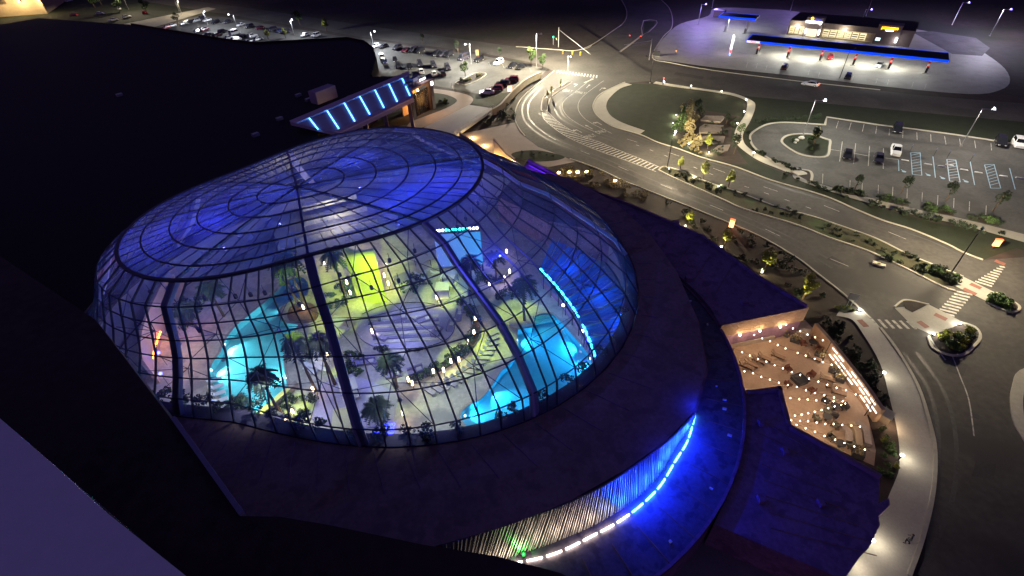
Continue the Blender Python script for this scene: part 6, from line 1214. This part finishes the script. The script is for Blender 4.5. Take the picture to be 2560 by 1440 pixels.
for r_, z_ in enumerate((.8, 1.45, 2.05)):
    for k in range(7):
        s0s = .3 + k * .094 + (r_ % 2) * .05
        if (k + r_) % 5 == 4 and r_ != 1: continue
        a, _ = along(off, LC * s0s); b, _ = along(off, LC * (s0s + .07)); MB().beam(a + up * z_, b + up * z_, .06, .08).build('light_slot', SLOT, cw)
for t in (.35, .55, .75): q, tt = along(off, LC * t); lamp(cw, 'POINT', q - Vector((-tt.y, tt.x, 0)) * 1.0 + up * 1.4, 20, (1, .75, .5), r=.3)
gb = thing('grill_block', P(*C1(1490,900)), 'small pale counter with a bright lamp at the end of the curved wall', 'counter'); gq = P(*C1(1490,905)); MB().box(gq + Vector((0, 0, .55)), (2.2, 1.3, 1.1), rad(-50)).build('body', TAN, gb); MB().box(gq + Vector((0, 0, 1.16)), (2.4, 1.5, .1), rad(-50)).build('top', CONC, gb); MB().lathe(gq + Vector((.2, -.9, .9)), [(.05, -.2), (.16, 0), (.05, .2)], 8).build('lamp', WARMG, gb); lamp(gb, 'POINT', gq + Vector((.4, -1.5, 1.0)), 60, (1, .72, .45))
for i, (p0, p1) in enumerate([((1195,1000),(1260,1110)), ((1262,965),(1330,1140)), ((1310,960),(1400,1130))]):
    o = thing('curved_bench', P(*C1(*p0)), ['inner curved step bench of the patio', 'pale lit curved bench in the patio corner', 'outer curved step bench of the patio'][i], 'bench'); a, b = P(*C1(*p0)), P(*C1(*p1)); md = a.lerp(b, .5) + Vector((.6, .4, 0)); MB().bar(smooth([a + up * .3, md + up * .3, b + up * .3], 4), .7, .6).build('seat', [STONE, TAN, STONE][i], o)
# furniture
def chair(q, a, m_, label, group):
    o = thing('patio_chair', q, label, 'chair', group, 0); c, s = cos(a), sin(a)
    def W(x, y, z): return q + Vector((x * c - y * s, x * s + y * c, z))
    MB().box(W(0, 0, .42), (.75, .75, .12), a).build('seat', m_, o); MB().box(W(-.34, 0, .7), (.12, .75, .5), a).build('backrest', m_, o)
    for y in (-.34, .34): MB().box(W(0, y, .56), (.7, .08, .12), a).build('armrest', m_, o)
    for x in (-.3, .3):
        for y in (-.3, .3): MB().box(W(x, y, .18), (.06, .06, .36), a).build('leg', DARKM, o)
RST = mat('rust_fabric', (.16, .07, .05), .8, .15, 3); GRN = mat('olive_fabric', (.12, .12, .09), .8, .15, 3); DKF = mat('dark_fabric', (.05, .05, .055), .8, .15, 3)
ft = thing('fire_table', P(*C1(890,640)), 'square dark fire table ringed by four rust chairs', 'table'); q = P(*C1(890,640)); MB().box(q + Vector((0, 0, .28)), (1.5, 1.5, .5), .3).build('body', DKF, ft); MB().box(q + Vector((0, 0, .57)), (1.7, 1.7, .08), .3).build('top', DARKM, ft)
for i in range(4): a = i * pi / 2 + .35; chair(q + Vector((1.9 * cos(a), 1.9 * sin(a), 0)), a + pi, RST, 'rust round chair at the dark fire table', 'rust chairs round the fire table')
for g_, (cx_, cy_, m_, lab) in enumerate([(1150,850,DKF,'dark chair at the crowded table by the patio middle'), (1090,930,GRN,'olive chair at the low table in the patio corner'), (1190,1130,GRN,'olive chair at the roof edge corner of the patio'), (985,370,RST,'red brown chair near the top of the patio')]):
    q = P(*C1(cx_, cy_)); o = thing('patio_table', q, ['round dark table in the middle of the patio', 'low round table in the patio corner', 'small table at the annex roof edge', 'small table near the top of the patio'][g_], 'table'); MB().lathe(q, [(.35, 0), (.06, .05), (.06, .68), (.55, .7), (.55, .76)], 12).build('top', DKF, o)
    for i in range(3): a = i * 2.1 + g_; chair(q + Vector((1.15 * cos(a), 1.15 * sin(a), 0)), a + pi, m_, lab, lab.replace('chair', 'chairs'))
LDK = lounger_proto(DARKM, mat('patio_lounger', (.25, .17, .12), .8, .1, 3))
for i, (x, y) in enumerate([(480,530),(520,515),(575,490),(620,470),(720,455),(990,470)]): o = copy_tree(LDK); o.location = P(*C1(x, y), .03); o.rotation_euler.z = -.7; tag(o, 'brown framed lounger in the row below the stone ledge' if i < 5 else 'brown framed lounger alone near the patio top', 'lounger', 'patio loungers' if i < 5 else None)
for i, (x, y) in enumerate([(1085,625),(1130,690),(1170,730)]): o = copy_tree(LDK); o.location = P(*C1(x, y), .03); o.rotation_euler.z = -.5; tag(o, 'brown framed lounger near the curved light wall', 'lounger', 'loungers near the curved light wall')
drop(LDK)
for i, (x, y) in enumerate([(780,290),(860,340),(1150,570),(1190,630),(1330,1195),(1040,460)]):
    q = P(*C1(x, y)); o = thing('planter_pot', q, 'dark square planter on the patio, ' + ['by the slat wall end', 'beside the top tables', 'below the curved wall', 'in front of the light slots', 'at the annex roof edge', 'near the lone lounger'][i], 'planter'); MB().box(q + Vector((0, 0, .35)), (1.2, .9, .7), -.6, .95).build('pot', DKF, o); leaf_cloud(90, lambda: Vector((q.x, q.y, .7)) + Vector((random.gauss(0, .35), random.gauss(0, .3), abs(random.gauss(0, .35)))), .12).build('plant', LEAFT, o)
# string lights
STR = [[(745,195),(795,215),(848,243),(902,265),(957,288),(1014,310),(1071,332),(1128,355)], [(500,268),(557,292),(615,318),(675,340),(733,368),(792,392),(882,427),(943,447),(1010,470),(1072,495),(1137,517)],
       [(403,400),(465,422),(523,447),(586,472),(648,492),(710,520),(772,543),(838,570),(902,592),(968,620),(1038,642),(1105,665),(1174,688),(1245,705),(1317,738),(1390,760),(1463,783)],
       [(484,566),(547,580),(610,607),(675,627),(741,650),(807,667),(876,682),(945,707),(1012,727),(1082,745),(1155,762),(1220,790)], [(828,765),(895,775),(958,777),(1022,782),(1088,787),(1152,790),(1240,806)],
       [(862,897),(912,890),(962,880),(1012,868),(1062,855),(1112,842),(1160,828),(1210,818)], [(835,930),(900,938),(960,940),(1025,950),(1090,960),(1152,960),(1217,967),(1285,972),(1350,980)], [(875,967),(942,992),(1013,1018),(1084,1048),(1163,1077),(1233,1102),(1307,1128),(1386,1152)]]
SL = ['string of warm bulbs along the slat wall end', 'string of warm bulbs over the patio loungers', 'longest string of warm bulbs across the patio', 'string of warm bulbs over the fire table', 'short level string of warm bulbs in the patio middle', 'rising string of warm bulbs below the patio middle', 'level string of warm bulbs over the curved benches', 'lowest string of warm bulbs along the annex roof edge']
BUL = glow('bulb_glow', (1, .8, .55), 14, False); bmesh_ = None
for si, s in enumerate(STR):
    pts = [P(*C1(x, y), 3.0) for x, y in s]; o = thing('string_lights', (pts[0].x, pts[0].y, 3.0), SL[si], 'string lights', 'string lights over the patio')
    wp = []
    for i, p in enumerate(pts):
        wp.append(p + up * .12)
        if bmesh_ is None: mb = MB(); mb.lathe((0, 0, 0), [(.015, .07), (.032, .02), (.036, -.03), (.01, -.07)], 8); bmesh_ = mb.mesh('bulb'); bmesh_.materials.append(BUL)
        b = bpy.data.objects.new('bulb', bmesh_); COL.objects.link(b); b.parent = o; b.location = p - o.location
    MB().tube(wp, .015, 4).build('cable', DARKM, o)
    for i in range(1, len(pts), 3): lamp(o, 'POINT', pts[i] - up * .25, 17, (1, .68, .4), r=.1)
for i, (x, y) in enumerate([(745,195),(1128,355),(1463,783),(403,400)]): q = P(*C1(x, y), 3.0); o = thing('string_light_post', (q.x, q.y, 0), 'thin dark post carrying string lights, ' + ['at the slat wall', 'at the top of the curved wall', 'at the end of the curved wall', 'beside the rotunda'][i], 'post'); MB().tube([Vector((q.x, q.y, 0)), q + up * .2], .05, 6).build('pole', DARKM, o)

# ------------------------------------------------------------------ people
def person(q, a, shirt, trousers, label):
    o = thing('person', q, label, 'person'); me = bpy.data.meshes.new('body'); c, s = cos(a), sin(a)
    J = {'pel': (0, 0, .95, .15), 'che': (.03, 0, 1.3, .17), 'nec': (.04, 0, 1.5, .07), 'hea': (.06, 0, 1.66, .11), 'top': (.06, 0, 1.74, .07), 'lk': (.18, .1, .52, .08), 'lf': (.08, .1, .06, .05), 'lt': (.24, .1, .04, .04), 'rk': (-.02, -.1, .5, .08), 'rf': (-.3, -.1, .1, .05), 'rt': (-.16, -.1, .04, .04), 'ls': (.03, .2, 1.42, .07), 'le': (-.08, .26, 1.15, .05), 'lh': (.06, .27, .92, .04), 'rs': (.03, -.2, 1.42, .07), 're': (.1, -.26, 1.16, .05), 'rh': (.26, -.26, .98, .04)}
    E = [('pel','che'),('che','nec'),('nec','hea'),('hea','top'),('pel','lk'),('lk','lf'),('lf','lt'),('pel','rk'),('rk','rf'),('rf','rt'),('che','ls'),('ls','le'),('le','lh'),('che','rs'),('rs','re'),('re','rh')]; K = list(J)
    me.from_pydata([(J[k][0]*c - J[k][1]*s, J[k][0]*s + J[k][1]*c, J[k][2]) for k in K], [(K.index(a_), K.index(b_)) for a_, b_ in E], [])
    ob = bpy.data.objects.new('body', me); COL.objects.link(ob); ob.parent = o; sk = ob.modifiers.new('skin', 'SKIN')
    for i, k in enumerate(K): me.skin_vertices[0].data[i].radius = (J[k][3], J[k][3]); me.skin_vertices[0].data[i].use_root = (k == 'pel')
    ob.modifiers.new('sub', 'SUBSURF').levels = 1
    me.materials.append(shirt); MB().lathe(q + Vector((.06 * c, .06 * s, 1.68)), [(.1, -.02), (.125, .04), (.1, .1), (.02, .13)], 8).build('hair', mat('hair_dark', (.03, .02, .015), .8, 0), o); return o
person(P(1130, 222), .4, mat('pale_clothes', (.45, .42, .4), .8, .1, 3), None, 'person in pale clothes walking across the casino parking lot')
person(P(2264, 1358, .06), 2.4, mat('dark_clothes', (.03, .03, .04), .8, .1, 3), None, 'person in dark clothes walking on the ring sidewalk')
